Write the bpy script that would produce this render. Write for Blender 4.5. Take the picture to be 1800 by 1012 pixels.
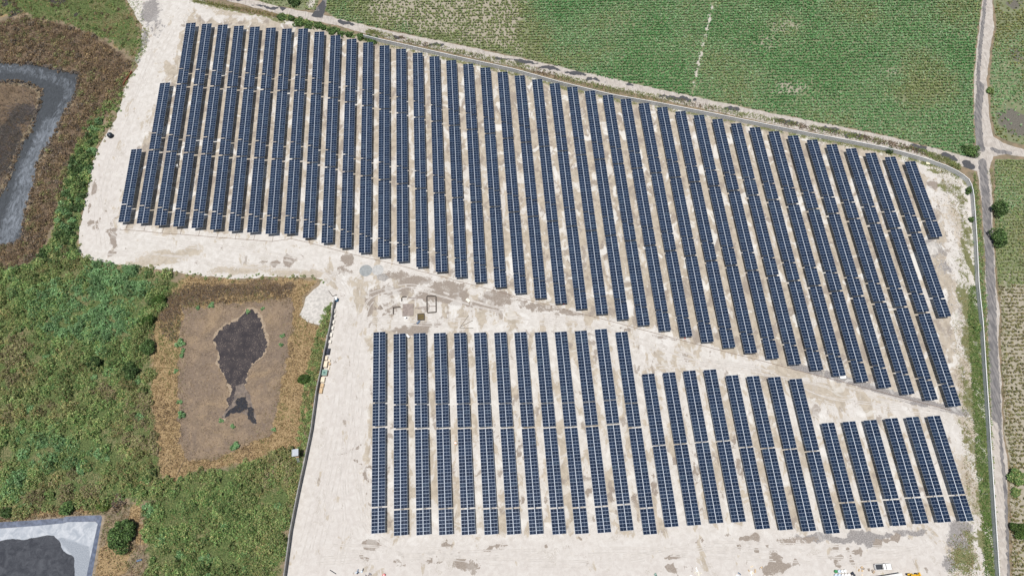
import bpy, math, random
import numpy as np
from mathutils import Vector
from mathutils.geometry import delaunay_2d_cdt

random.seed(7)
rng = np.random.default_rng(7)
for o in list(bpy.data.objects):
    bpy.data.objects.remove(o)
SC = bpy.context.scene
COL = SC.collection

# ------------------------------------------------------------------ camera
F_PX, PW, PH = 1200.0, 1800.0, 1012.0
PANEL_Z = 2.6
CAM = np.array([148.64, -83.92, 238.12 + PANEL_Z])
PITCH, ROLL, YAW = (math.radians(a) for a in (23.465, -1.8826, -2.3489))
def _rx(a): c, s = math.cos(a), math.sin(a); return np.array([[1, 0, 0], [0, c, -s], [0, s, c]])
def _rz(a): c, s = math.cos(a), math.sin(a); return np.array([[c, -s, 0], [s, c, 0], [0, 0, 1]])
RC = _rz(YAW) @ _rx(PITCH) @ _rz(ROLL)
cam = bpy.data.cameras.new("camera")
camo = bpy.data.objects.new("camera", cam); COL.objects.link(camo)
cam.sensor_width = 36.0; cam.lens = 36.0 * F_PX / PW
cam.clip_start = 1.0; cam.clip_end = 12000.0
from mathutils import Matrix
camo.matrix_world = Matrix([[*RC[0], CAM[0]], [*RC[1], CAM[1]], [*RC[2], CAM[2]], [0, 0, 0, 1]])
SC.camera = camo

# ------------------------------------------------------------------ light
SUN = Vector((-0.125, -0.10, 1.0)).normalized()      # towards the sun
SUN_EL = math.asin(SUN.z); SUN_AZ = math.atan2(SUN.x, SUN.y)
w = bpy.data.worlds.new("World"); SC.world = w; w.use_nodes = True
wn = w.node_tree.nodes; bg = wn["Background"]
sky = wn.new("ShaderNodeTexSky"); sky.sky_type = 'NISHITA'; sky.sun_disc = False
sky.sun_elevation = SUN_EL; sky.sun_rotation = SUN_AZ; sky.air_density = 1.2; sky.dust_density = 1.5
w.node_tree.links.new(sky.outputs[0], bg.inputs[0]); bg.inputs[1].default_value = 0.06
sl = bpy.data.lights.new("sun", 'SUN'); sl.energy = 4.4; sl.angle = math.radians(0.55); sl.color = (1.0, 0.965, 0.92)
so = bpy.data.objects.new("sun", sl); COL.objects.link(so)
so.rotation_euler = SUN.to_track_quat('Z', 'Y').to_euler(); so.location = (150, 0, 300)
SC.view_settings.view_transform = 'Standard'; SC.view_settings.look = 'None'
SC.view_settings.exposure = 0.0; SC.view_settings.gamma = 1.0; SC.view_settings.use_curve_mapping = False
SC.cycles.max_bounces = 5; SC.cycles.diffuse_bounces = 2; SC.cycles.glossy_bounces = 2

# ------------------------------------------------------------------ survey: a spot of the photograph -> a spot on the land
def G(u, v, z=0.0):
    d = RC @ np.array([(u - PW / 2) / F_PX, -(v - PH / 2) / F_PX, -1.0])
    return CAM + d * ((z - CAM[2]) / d[2])
def G2(pts, z=0.0):
    return np.array([G(a, b, z)[:2] for a, b in pts])

# ------------------------------------------------------------------ numpy noise
def _hash(ix, iy, s):
    h = (ix.astype(np.int64) * 374761393 + iy.astype(np.int64) * 668265263 + s * 974711) & 0x7fffffff
    h = (h ^ (h >> 13)) * 1274126177 & 0x7fffffff
    return ((h ^ (h >> 16)) & 0xffff) / 65535.0
def vnoise(x, y, s=0):
    x = np.asarray(x, float); y = np.asarray(y, float)
    ix, iy = np.floor(x), np.floor(y); fx, fy = x - ix, y - iy
    fx = fx * fx * (3 - 2 * fx); fy = fy * fy * (3 - 2 * fy)
    a = _hash(ix, iy, s); b = _hash(ix + 1, iy, s); c = _hash(ix, iy + 1, s); d = _hash(ix + 1, iy + 1, s)
    return (a + (b - a) * fx) * (1 - fy) + (c + (d - c) * fx) * fy
def fbm(x, y, s=0, o=3):
    t = 0; a = .5; n = 0
    for k in range(o):
        t = t + a * vnoise(x * 2 ** k, y * 2 ** k, s + k * 17); n += a; a *= .5
    return t / n
def inside(P, poly):
    x, y = P[:, 0], P[:, 1]; r = np.zeros(len(P), bool); n = len(poly)
    for i in range(n):
        x1, y1 = poly[i]; x2, y2 = poly[(i + 1) % n]
        c = (y1 > y) != (y2 > y)
        if y1 != y2:
            r ^= c & (x < (x2 - x1) * (y - y1) / (y2 - y1) + x1)
    return r
def segdist(P, pl, closed=False):
    d = np.full(len(P), 1e9); n = len(pl)
    for i in range(n if closed else n - 1):
        a = np.asarray(pl[i]); b = np.asarray(pl[(i + 1) % n]); ab = b - a
        t = np.clip(((P - a) @ ab) / max(1e-9, ab @ ab), 0, 1)
        d = np.minimum(d, np.hypot(*(P - a - t[:, None] * ab).T))
    return d
def sdf(P, poly):       # positive inside
    d = segdist(P, poly, True); return np.where(inside(P, poly), d, -d)
def soft(P, poly_px, wd=2.0, jit=1.5, s=0):
    poly = G2(poly_px)
    Q = P + jit * (np.stack([fbm(P[:, 0] * .25, P[:, 1] * .25, s), fbm(P[:, 0] * .25, P[:, 1] * .25, s + 5)], 1) - .5) * 2
    return np.clip(sdf(Q, poly) / wd * .5 + .5, 0, 1)
def blobs(P, lst):
    m = np.zeros(len(P))
    x, y = P[:, 0], P[:, 1]
    P = P + 3.0 * (np.stack([fbm(x * .22, y * .22, 8), fbm(x * .22, y * .22, 9)], 1) - .5) + 2.2 * (np.stack([fbm(x * .7, y * .7, 18), fbm(x * .7, y * .7, 19)], 1) - .5)
    for b in lst:
        x, y, rx, ry = b[:4]; st = b[4] if len(b) > 4 else 1.0; an = math.radians(b[5]) if len(b) > 5 else 0
        c = G(x, y)[:2]; ex = np.linalg.norm(G(x + 1, y)[:2] - c); ey = np.linalg.norm(G(x, y + 1)[:2] - c)
        d = P - c; ca, sa = math.cos(an), math.sin(an)
        q = np.stack([d[:, 0] * ca - d[:, 1] * sa, d[:, 0] * sa + d[:, 1] * ca], 1)
        r = np.hypot(q[:, 0] / (rx * ex), q[:, 1] / (ry * ey))
        m = np.maximum(m, st * np.clip(1.5 - r, 0, 1))
    return m

# ------------------------------------------------------------------ materials
class NT:
    def __init__(s, name):
        s.m = bpy.data.materials.new(name); s.m.use_nodes = True
        s.t = s.m.node_tree; s.b = s.t.nodes["Principled BSDF"]; s.geo = None
    def n(s, ty, **kw):
        x = s.t.nodes.new(ty)
        for k, v in kw.items(): setattr(x, k, v)
        return x
    def put(s, sock, v):
        if isinstance(v, bpy.types.NodeSocket): s.t.links.new(v, sock)
        elif isinstance(v, (tuple, list)) and len(v) == 3 and len(sock.default_value) == 4: sock.default_value = (*v, 1)
        else: sock.default_value = v
    def pos(s):
        if not s.geo: s.geo = s.n("ShaderNodeNewGeometry")
        return s.geo.outputs["Position"]
    def obj(s): return s.n("ShaderNodeTexCoord").outputs["Object"]
    def scl(s, v, sc):
        x = s.n("ShaderNodeVectorMath", operation='MULTIPLY'); s.put(x.inputs[0], v); x.inputs[1].default_value = sc; return x.outputs[0]
    def noise(s, scale, detail=3, vec=None, rough=.55, dist=0.0):
        x = s.n("ShaderNodeTexNoise"); s.put(x.inputs["Vector"], vec or s.pos())
        x.inputs["Scale"].default_value = scale; x.inputs["Detail"].default_value = detail
        x.inputs["Roughness"].default_value = rough; x.inputs["Distortion"].default_value = dist
        return x.outputs["Fac"]
    def voro(s, scale, vec=None, out="Distance"):
        x = s.n("ShaderNodeTexVoronoi"); s.put(x.inputs["Vector"], vec or s.pos()); x.inputs["Scale"].default_value = scale; return x.outputs[out]
    def ma(s, op, a, b=0.0, c=None):
        x = s.n("ShaderNodeMath", operation=op); s.put(x.inputs[0], a); s.put(x.inputs[1], b)
        if c is not None: s.put(x.inputs[2], c)
        return x.outputs[0]
    def ss(s, v, lo, hi, a=0.0, b=1.0):
        x = s.n("ShaderNodeMapRange", interpolation_type='SMOOTHSTEP'); s.put(x.inputs[0], v)
        for i, k in enumerate((lo, hi, a, b)): x.inputs[i + 1].default_value = k
        return x.outputs[0]
    def mix(s, f, a, b, bt='MIX'):
        x = s.n("ShaderNodeMix", data_type='RGBA', blend_type=bt)
        s.put(x.inputs[0], f); s.put(x.inputs[6], a); s.put(x.inputs[7], b); return x.outputs[2]
    def attr(s, name):
        x = s.n("ShaderNodeAttribute", attribute_name=name); return x
    def rgba(s, name):
        a = s.attr(name); c = s.n("ShaderNodeSeparateColor"); s.t.links.new(a.outputs["Color"], c.inputs[0])
        return c.outputs[0], c.outputs[1], c.outputs[2], a.outputs["Alpha"]
    def done(s, col, rough=.9, spec=.25, metal=0.0, bump=None, bs=.4, bd=.1):
        s.put(s.b.inputs["Base Color"], col); s.put(s.b.inputs["Roughness"], rough)
        s.b.inputs["Specular IOR Level"].default_value = spec; s.put(s.b.inputs["Metallic"], metal)
        if bump is not None:
            x = s.n("ShaderNodeBump"); x.inputs["Strength"].default_value = bs; x.inputs["Distance"].default_value = bd
            s.put(x.inputs["Height"], bump); s.t.links.new(x.outputs[0], s.b.inputs["Normal"])
        return s.m
def plain(name, c, rough=.7, var=.25, scale=3.0, metal=0.0, spec=.3, per_object=0.0):
    t = NT(name); f = t.noise(scale, 4, t.obj())
    f = t.ss(f, .25, .75)
    lo = tuple(k * (1 - var) for k in c); hi = tuple(min(1, k * (1 + var)) for k in c)
    col = t.mix(f, lo, hi)
    if per_object:
        r = t.n("ShaderNodeObjectInfo").outputs["Random"]
        col = t.mix(t.ma('MULTIPLY', r, per_object), col, (.02, .02, .02))
    return t.done(col, rough, spec, metal, bump=f, bs=.15, bd=.02)

# --- scrubland ground
t = NT("scrub_soil"); g_, br_, st_, dk_ = t.rgba("zone")
n1 = t.noise(.35, 5); n2 = t.noise(2.2, 4); n3 = t.noise(.09, 4)
base = t.mix(t.ss(n1, .35, .65), (.26, .20, .135), (.17, .145, .10))
col = t.mix(t.ss(t.ma('ADD', st_, t.ma('MULTIPLY', t.ma('SUBTRACT', n1, .5), .9)), .4, .62), base, t.mix(t.ss(n2, .35, .65), (.24, .165, .085), (.36, .265, .15)))
col = t.mix(t.ss(t.ma('ADD', br_, t.ma('MULTIPLY', t.ma('SUBTRACT', n1, .5), .9)), .4, .62), col, t.mix(t.ss(n2, .35, .65), (.10, .075, .055), (.20, .145, .095)))
col = t.mix(t.ss(t.ma('ADD', g_, t.ma('MULTIPLY', t.ma('SUBTRACT', n1, .5), .9)), .4, .62), col, t.mix(t.ss(n2, .38, .62), (.06, .082, .032), t.mix(t.ss(n3, .46, .6), (.125, .16, .06), (.22, .20, .105))))  # dark green mottling paints in shade for the gaps between bushes
col = t.mix(t.ss(t.ma('ADD', dk_, t.ma('MULTIPLY', t.ma('SUBTRACT', n1, .5), .8)), .4, .6), col, (.055, .05, .045))
M_GROUND = t.done(col, .95, .1, bump=n2, bs=.5, bd=.15)

# --- pale caliche yard
t = NT("pale_caliche"); dm, tn, wd_, gv = t.rgba("zone"); ai, pk, _c, _d = t.rgba("zone2")
P = t.pos()
nA = t.noise(.11, 4, t.scl(P, (1.6, .75, 1)), .6, .4)
nB = t.noise(.5, 5, P, .65, .6); nC = t.noise(2.6, 4, P, .6); nD = t.noise(.045, 3, P); nF = t.noise(9.0, 2, P)
pale = t.mix(t.ss(nB, .3, .7), (.505, .475, .435), (.62, .595, .56))
pale = t.mix(pk, pale, t.mix(t.ss(nB, .3, .7), (.50, .463, .43), (.585, .555, .52)))
pale = t.mix(t.ss(nC, .3, .72, 0, .22), pale, (.42, .39, .35))
tanc = t.mix(t.ss(nB, .3, .7), (.34, .295, .235), (.47, .415, .34))
dampc = t.mix(t.ss(nC, .3, .7), (.225, .19, .16), (.32, .275, .235))
greyc = t.mix(t.ss(nC, .3, .7), (.17, .16, .155), (.34, .32, .31))
# patchwork in the aisles: trampled tan soil and bare white caliche with crisp borders
ak = t.ma('ADD', t.ma('MULTIPLY', ai, .285), t.ma('MULTIPLY', t.ma('SUBTRACT', nB, .5), .35))
col = t.mix(t.ss(t.ma('ADD', nA, ak), .61, .66), pale, tanc)
nG = t.noise(.2, 4, t.scl(P, (1.2, .8, 1)), .6, .3)
col = t.mix(t.ss(t.ma('ADD', nG, t.ma('ADD', t.ma('MULTIPLY', ai, .16), t.ma('MULTIPLY', t.ma('SUBTRACT', nC, .5), .22))), .66, .70, 0, .8), col, dampc)
thr = lambda m, k=.9: t.ma('ADD', m, t.ma('ADD', t.ma('MULTIPLY', t.ma('SUBTRACT', nB, .5), k), t.ma('MULTIPLY', t.ma('SUBTRACT', nC, .5), k * .5)))
col = t.mix(t.ss(thr(tn, 1.3), .46, .60), col, tanc)
col = t.mix(t.ss(thr(gv, 1.3), .47, .6), col, greyc)
col = t.mix(t.ss(thr(dm, 1.15), .43, .49), col, dampc)
col = t.mix(t.ss(thr(wd_, 1.2), .45, .6), col, t.mix(t.ss(nC, .35, .65), (.10, .12, .045), (.21, .20, .10)))
nS = t.noise(.5, 5, t.scl(P, (2.2, .22, 1)), .6, .6)
col = t.mix(t.ma('MULTIPLY', t.ss(nS, .54, .70), t.ma('MULTIPLY', ai, .55)), col, t.mix(t.ss(nB, .4, .6), (.30, .275, .245), (.40, .35, .29)))
nW = t.noise(.14, 4, P, .6, .8)
col = t.mix(t.ma('MULTIPLY', t.ss(nW, .60, .66), t.ss(nC, .42, .60)), col, (.43, .395, .35))
col = t.mix(t.ma('MULTIPLY', t.ss(nW, .45, .37), t.ma('ADD', t.ma('MULTIPLY', ai, .75), .12)), col, (.70, .69, .66))
# faint wheel tracks and small dark specks
sp = t.ss(t.voro(1.1, P), .05, .10, 1, 0); spm = t.ss(t.noise(.16, 2), .58, .64)
col = t.mix(t.ma('MULTIPLY', t.ma('MULTIPLY', sp, spm), .5), col, dampc)
col = t.mix(t.ss(nF, .35, .65, 0, .12), col, (.28, .25, .22))
M_YARD = t.done(col, .95, .1, bump=t.ma('ADD', nC, nB), bs=.35, bd=.12)

# --- road
t = NT("worn_road"); a_, d_, _1, _2 = t.rgba("zone")
nB = t.noise(.55, 5, t.pos(), .65, .5); nC = t.noise(3.0, 4); nD = t.noise(.9, 3, t.scl(t.pos(), (1, 1, 1)))
dirt = t.mix(t.ss(nB, .3, .7), (.40, .36, .32), (.54, .50, .455))
dirt = t.mix(t.ss(nC, .3, .7, 0, .35), dirt, (.30, .27, .24))
dirt = t.mix(t.ss(t.noise(1.6, 4, t.scl(t.pos(), (1, .12, 1))), .5, .68, 0, .7), dirt, (.27, .245, .225))
asph = t.mix(t.ss(t.noise(1.4, 5, t.scl(t.pos(), (1, .2, 1))), .35, .68), (.13, .125, .128), (.25, .235, .225))
wet = t.mix(t.ss(nC, .3, .7), (.05, .052, .06), (.10, .10, .105))
m1 = t.ss(t.ma('ADD', a_, t.ma('MULTIPLY', t.ma('SUBTRACT', nB, .5), 1.3)), .44, .54)
col = t.mix(m1, dirt, asph)
m2 = t.ss(t.ma('ADD', d_, t.ma('MULTIPLY', t.ma('SUBTRACT', nB, .5), .7)), .44, .54)
col = t.mix(m2, col, wet)
M_ROAD = t.done(col, .9, .2, bump=nC, bs=.3, bd=.05)

# --- field soil
t = NT("field_soil"); p_, gy_, dk_, _2 = t.rgba("zone")
nB = t.noise(.3, 4); nC = t.noise(2.5, 4)
col = t.mix(t.ss(nB, .3, .7), (.15, .185, .09), (.225, .245, .145))
col = t.mix(t.ss(nC, .3, .7, 0, .5), col, (.17, .16, .11))
col = t.mix(t.ss(t.ma('ADD', gy_, t.ma('MULTIPLY', t.ma('SUBTRACT', nB, .5), .8)), .4, .6), col, t.mix(t.ss(nC, .3, .7), (.27, .245, .19), (.38, .345, .275)))
col = t.mix(t.ss(t.ma('ADD', dk_, t.ma('MULTIPLY', t.ma('SUBTRACT', nB, .5), .8)), .4, .6), col, t.mix(t.ss(nC, .3, .7), (.10, .095, .08), (.18, .165, .14)))
col = t.mix(t.ss(t.ma('ADD', p_, t.ma('MULTIPLY', t.ma('SUBTRACT', nB, .5), .8)), .4, .6), col, t.mix(t.ss(nC, .3, .7), (.40, .37, .32), (.50, .47, .42)))
M_FIELD = t.done(col, .95, .1, bump=nC, bs=.4, bd=.1)

# --- basin floor, sludge, water
t = NT("dry_basin_grass"); z1, z2, z3, _2 = t.rgba("zone")
nB = t.noise(.25, 5); nC = t.noise(3.5, 4); nE = t.noise(1.2, 4)
nH = t.noise(.08, 5, None, .65, 1.0)
col = t.mix(t.ss(nB, .35, .65), (.20, .152, .108), (.28, .21, .145))
col = t.mix(t.ss(nH, .48, .6, 0, .6), col, (.185, .145, .115))
col = t.mix(t.ss(nH, .36, .46, .55, 0), col, (.34, .25, .155))
col = t.mix(t.ss(nC, .35, .7, 0, .6), col, (.14, .105, .085))
col = t.mix(t.ss(nE, .5, .75, 0, .5), col, (.38, .29, .19))
M_BASIN = t.done(col, .95, .1, bump=nC, bs=.5, bd=.1)
t = NT("cracked_sludge")
nB = t.noise(.3, 4); nC = t.voro(2.3); nE = t.noise(4.0, 3)
col = t.mix(t.ss(nB, .3, .7), (.030, .026, .030), (.06, .05, .05))
col = t.mix(t.ma('MULTIPLY', t.ss(nC, .12, .3, 1, 0), t.ss(t.ma('ADD', nB, t.ma('MULTIPLY', nE, .5)), .55, .85)), col, (.30, .24, .19))
M_SLUDGE = t.done(col, .8, .3, bump=nC, bs=.6, bd=.1)
t = NT("grey_mud"); nB = t.noise(.7, 5, None, .6, .5)
M_MUD = t.done(t.mix(t.ss(nB, .35, .65), (.12, .10, .09), (.235, .19, .155)), .85, .2)
t = NT("dark_pool"); nB = t.noise(1.5, 4)
M_POOL = t.done(t.mix(t.ss(nB, .4, .7), (.012, .013, .018), (.03, .03, .035)), .25, .5)
t = NT("scummy_stream"); z1, z2, _a, _b = t.rgba("zone")
P = t.pos(); nB = t.noise(.22, 6, t.scl(P, (1.2, .6, 1)), .7, 2.5); nC = t.noise(1.1, 6, t.scl(P, (1.3, .5, 1)), .7, 1.5); nE = t.noise(5, 3, P)
col = t.mix(t.ss(nC, .3, .7), (.040, .045, .050), (.072, .080, .090))
f = t.ma('ADD', t.ma('MULTIPLY', z1, .42), t.ma('ADD', t.ma('MULTIPLY', nB, .75), t.ma('MULTIPLY', nC, .45)))
col = t.mix(t.ss(f, .70, 1.15, 0, .75), col, t.mix(t.ss(nE, .35, .65), (.20, .23, .27), (.34, .37, .41)))
col = t.mix(t.ss(t.ma('ADD', z2, t.ma('MULTIPLY', t.ma('SUBTRACT', nC, .5), .6)), .25, .7), col, (.02, .022, .028))
M_STREAM = t.done(col, .75, .15, bump=nC, bs=.15, bd=.05)
t = NT("pond_scum"); z1, z2, _a, _b = t.rgba("zone")
P = t.pos(); nB = t.noise(.35, 6, P, .65, 1.2); nC = t.noise(3.5, 4, P)
dk = t.mix(t.ss(nB, .3, .75), (.030, .033, .042), (.075, .08, .092))
lt = t.mix(t.ss(nB, .3, .7), (.30, .33, .37), (.48, .50, .53))
md = t.mix(t.ss(nC, .3, .7), (.22, .245, .28), (.32, .345, .38))
col = t.mix(t.ss(t.ma('ADD', z2, t.ma('MULTIPLY', t.ma('SUBTRACT', nB, .5), .5)), .42, .6), lt, md)
col = t.mix(t.ss(t.ma('ADD', z1, t.ma('MULTIPLY', t.ma('SUBTRACT', nB, .5), .35)), .46, .54), col, dk)
col = t.mix(t.ss(nC, .5, .8, 0, .12), col, (.35, .37, .4))
M_POND = t.done(col, .75, .2)
M_LINER = plain("pond_liner", (.11, .13, .18), .45, .35, .8)
M_GRAVEL = plain("grey_gravel", (.49, .465, .43), .95, .2, 1.0)
M_SAND = plain("taupe_sand", (.30, .255, .215), .95, .25, 2.0)
M_RUBBLE = plain("rubble_stone", (.47, .44, .40), .95, .35, 1.0)

# --- leaves: the colour of each leaf is stored on the leaf
t = NT("leaf"); a = t.attr("leaf_colour"); col = a.outputs["Color"]
M_LEAF = t.done(col, .6, .25)
tr = t.n("ShaderNodeBsdfTranslucent"); t.put(tr.inputs[0], t.mix(1.0, col, (1.0, 1.15, .6), 'MULTIPLY'))
mx = t.n("ShaderNodeMixShader"); mx.inputs[0].default_value = .18
out = t.t.nodes["Material Output"]
t.t.links.new(t.b.outputs[0], mx.inputs[1]); t.t.links.new(tr.outputs[0], mx.inputs[2]); t.t.links.new(mx.outputs[0], out.inputs[0])
M_BARK = plain("bark", (.13, .10, .075), .95, .4, 4.0)

# --- solar hardware
t = NT("solar_cells"); r = t.n("ShaderNodeObjectInfo").outputs["Random"]
oc = t.obj(); nz = t.noise(1.5, 3)
col = t.mix(r, (.0065, .0145, .035), (.013, .026, .056))
col = t.mix(t.ss(r, .93, 1.0, 0, .5), col, (.03, .05, .075))
t.b.inputs["IOR"].default_value = 1.45
M_CELL = t.done(col, t.ss(t.noise(.25, 4), .3, .7, .05, .11), .45)
M_FRAME = plain("anodised_frame", (.36, .43, .53), .45, .08, 3, 0.2, .5)
M_BACK = plain("white_backsheet_strip", (.20, .27, .38), .4, .08, 3)
M_ZINC = plain("galvanised_steel", (.60, .63, .66), .5, .12, 3, .3, .5)
M_POST = plain("galvanised_post", (.42, .43, .44), .5, .15, 3, .4, .5)
M_BLACKBOX = plain("black_housing", (.03, .03, .035), .5, .2)

M_CONC = plain("wall_concrete", (.70, .70, .69), .9, .16, 2.5, per_object=.12)
M_BLOCK = plain("grey_block", (.30, .295, .285), .95, .25, 2.0, per_object=.25)
M_WHITE = plain("white_paint", (.78, .78, .76), .5, .06)
M_CREAM = plain("cream_carton", (.70, .60, .46), .85, .12)
M_TAN = plain("tan_cardboard", (.55, .40, .24), .85, .2)
M_WOOD = plain("raw_wood", (.36, .25, .15), .85, .3, 6)
M_GREEN = plain("teal_plastic", (.20, .31, .265), .5, .15)
M_GREENDK = plain("dark_teal_plastic", (.06, .15, .13), .5, .15)
M_TARP = plain("dark_blue_tarp", (.035, .042, .06), .6, .5, 2)
M_BLUETARP = plain("blue_grey_tarp", (.14, .19, .27), .6, .6, 3)
M_BLUE = plain("blue_plastic", (.03, .20, .38), .45, .15)
M_TANK = plain("black_polyethylene", (.02, .028, .04), .4, .3)
M_BRICK = plain("red_brick", (.30, .10, .06), .9, .3, 8)
M_TRENCH = plain("dark_footing", (.085, .07, .06), .95, .3, 3)
M_SLAB = plain("taupe_slab", (.27, .225, .20), .95, .2, 1.5)
M_MURK = plain("murky_water", (.13, .10, .045), .15, .2, 1, spec=.5)
M_YELLOW = plain("machine_yellow", (.62, .36, .02), .5, .12)
M_RUBBER = plain("tyre_rubber", (.03, .028, .028), .9, .3)
M_GLASS = plain("dark_window", (.02, .025, .03), .12, .1, spec=.5)
M_BED = plain("bed_liner", (.045, .05, .06), .8, .2)
M_CHROME = plain("bright_metal", (.6, .6, .6), .3, .1, metal=.8)
M_RED = plain("red_plastic", (.55, .04, .04), .5, .15)
M_ORANGE = plain("orange_paint", (.55, .22, .06), .5, .15)
M_LIGHTBLUE = plain("pale_blue_plastic", (.55, .64, .74), .4, .15)
M_DRUMGREEN = plain("green_plastic", (.04, .26, .09), .45, .15)
M_ROOF = plain("zinc_roof", (.40, .43, .47), .55, .12, 3, .2)
M_CONDUIT = plain("brown_conduit", (.20, .14, .11), .9, .3)
M_REDLAMP = plain("red_lamp_glass", (.4, .02, .02), .2, .1)

# ------------------------------------------------------------------ builders
def mesh_from(name, V, Fq, mats, midx=None, col=None, colname="leaf_colour"):
    V = np.asarray(V, np.float32); me = bpy.data.meshes.new(name)
    Fq = np.asarray(Fq, np.int32); n, k = Fq.shape
    me.vertices.add(len(V)); me.vertices.foreach_set("co", V.ravel())
    me.loops.add(n * k); me.loops.foreach_set("vertex_index", Fq.ravel())
    me.polygons.add(n); me.polygons.foreach_set("loop_start", np.arange(n, dtype=np.int32) * k)
    try: me.polygons.foreach_set("loop_total", np.full(n, k, np.int32))
    except Exception: pass
    if midx is not None: me.polygons.foreach_set("material_index", np.asarray(midx, np.int32))
    for m in mats: me.materials.append(m)
    if col is not None:
        for nm, c in (col.items() if isinstance(col, dict) else [(colname, col)]):
            at = me.attributes.new(nm, 'FLOAT_COLOR', 'POINT'); c = np.asarray(c, np.float32)
            if c.shape[1] == 3: c = np.concatenate([c, np.ones((len(c), 1), np.float32)], 1)
            at.data.foreach_set("color", c.ravel())
    me.validate(); me.polygons.foreach_set('use_smooth', np.zeros(len(me.polygons), bool)); me.update(); return me
def link(name, me, parent=None, loc=None, rz=0.0):
    o = bpy.data.objects.new(name, me); COL.objects.link(o)
    if parent: o.parent = parent
    if loc is not None: o.location = loc
    if rz: o.rotation_euler = (0, 0, rz)
    return o
def tag(o, label=None, cat=None, group=None, kind=None):
    if label: o["label"] = label
    if cat: o["category"] = cat
    if group: o["group"] = group
    if kind: o["kind"] = kind
    return o
def thing(name, label, cat, loc=(0, 0, 0), rz=0.0, group=None):
    return tag(link(name, None, None, loc, rz), label, cat, group)
def copy_tree(o, parent=None):
    c = o.copy(); COL.objects.link(c)
    if parent: c.parent = parent
    for ch in list(o.children): copy_tree(ch, c)
    return c
class MB:
    def __init__(s): s.v = []; s.f = []
    def add(s, V, F):
        b = len(s.v); s.v += [tuple(p) for p in V]; s.f += [tuple(b + i for i in f) for f in F]; return s
    def box(s, x, y, z, sx, sy, sz, rz=0.0, taper=1.0, tilt=0.0):   # z = bottom
        c, q = math.cos(rz), math.sin(rz); V = []
        for k, zz in ((1.0, 0), (taper, sz)):
            for a, b in ((-1, -1), (1, -1), (1, 1), (-1, 1)):
                px, py = a * sx / 2 * k, b * sy / 2 * k
                V.append((x + c * px - q * py, y + q * px + c * py, z + zz + tilt * px))
        return s.add(V, [(3, 2, 1, 0), (4, 5, 6, 7), (0, 1, 5, 4), (1, 2, 6, 5), (2, 3, 7, 6), (3, 0, 4, 7)])
    def cyl(s, p0, p1, r0, r1=None, n=8, cap=True):
        r1 = r0 if r1 is None else r1; p0 = Vector(p0); p1 = Vector(p1); d = (p1 - p0).normalized()
        a = d.orthogonal().normalized(); b = d.cross(a); V = []
        for p, r in ((p0, r0), (p1, r1)):
            for i in range(n):
                t = 2 * math.pi * i / n; V.append(p + (a * math.cos(t) + b * math.sin(t)) * r)
        F = [(i, (i + 1) % n, n + (i + 1) % n, n + i) for i in range(n)]
        if cap: F += [tuple(range(n - 1, -1, -1)), tuple(range(n, 2 * n))]
        return s.add(V, F)
    def lathe(s, prof, n=16, c=(0, 0)):
        V = []; F = []
        for r, z in prof:
            for i in range(n):
                t = 2 * math.pi * i / n; V.append((c[0] + r * math.cos(t), c[1] + r * math.sin(t), z))
        for k in range(len(prof) - 1):
            for i in range(n): F.append((k * n + i, k * n + (i + 1) % n, (k + 1) * n + (i + 1) % n, (k + 1) * n + i))
        F.append(tuple(range((len(prof) - 1) * n, len(prof) * n))); return s.add(V, F)
    def prism(s, poly, z0, z1):
        n = len(poly); V = [(x, y, z0) for x, y in poly] + [(x, y, z1) for x, y in poly]
        return s.add(V, [tuple(range(n - 1, -1, -1)), tuple(range(n, 2 * n))] + [(i, (i + 1) % n, n + (i + 1) % n, n + i) for i in range(n)])
    def side(s, prof, y0, y1):                                       # an x-z outline pushed along y
        n = len(prof); V = [(x, y0, z) for x, z in prof] + [(x, y1, z) for x, z in prof]
        return s.add(V, [tuple(range(n)), tuple(range(2 * n - 1, n - 1, -1))] + [((i + 1) % n, i, n + i, n + (i + 1) % n) for i in range(n)])
    def mesh(s, name, mat):
        me = bpy.data.meshes.new(name); me.from_pydata(s.v, [], s.f); me.materials.append(mat); me.update(); return me
    def build(s, name, mat, parent=None, loc=None, rz=0.0, bevel=0.0):
        o = link(name, s.mesh(name, mat), parent, loc, rz)
        if bevel:
            m = o.modifiers.new("bevel", 'BEVEL'); m.width = bevel; m.segments = 2; m.limit_method = 'ANGLE'
        return o

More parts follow.
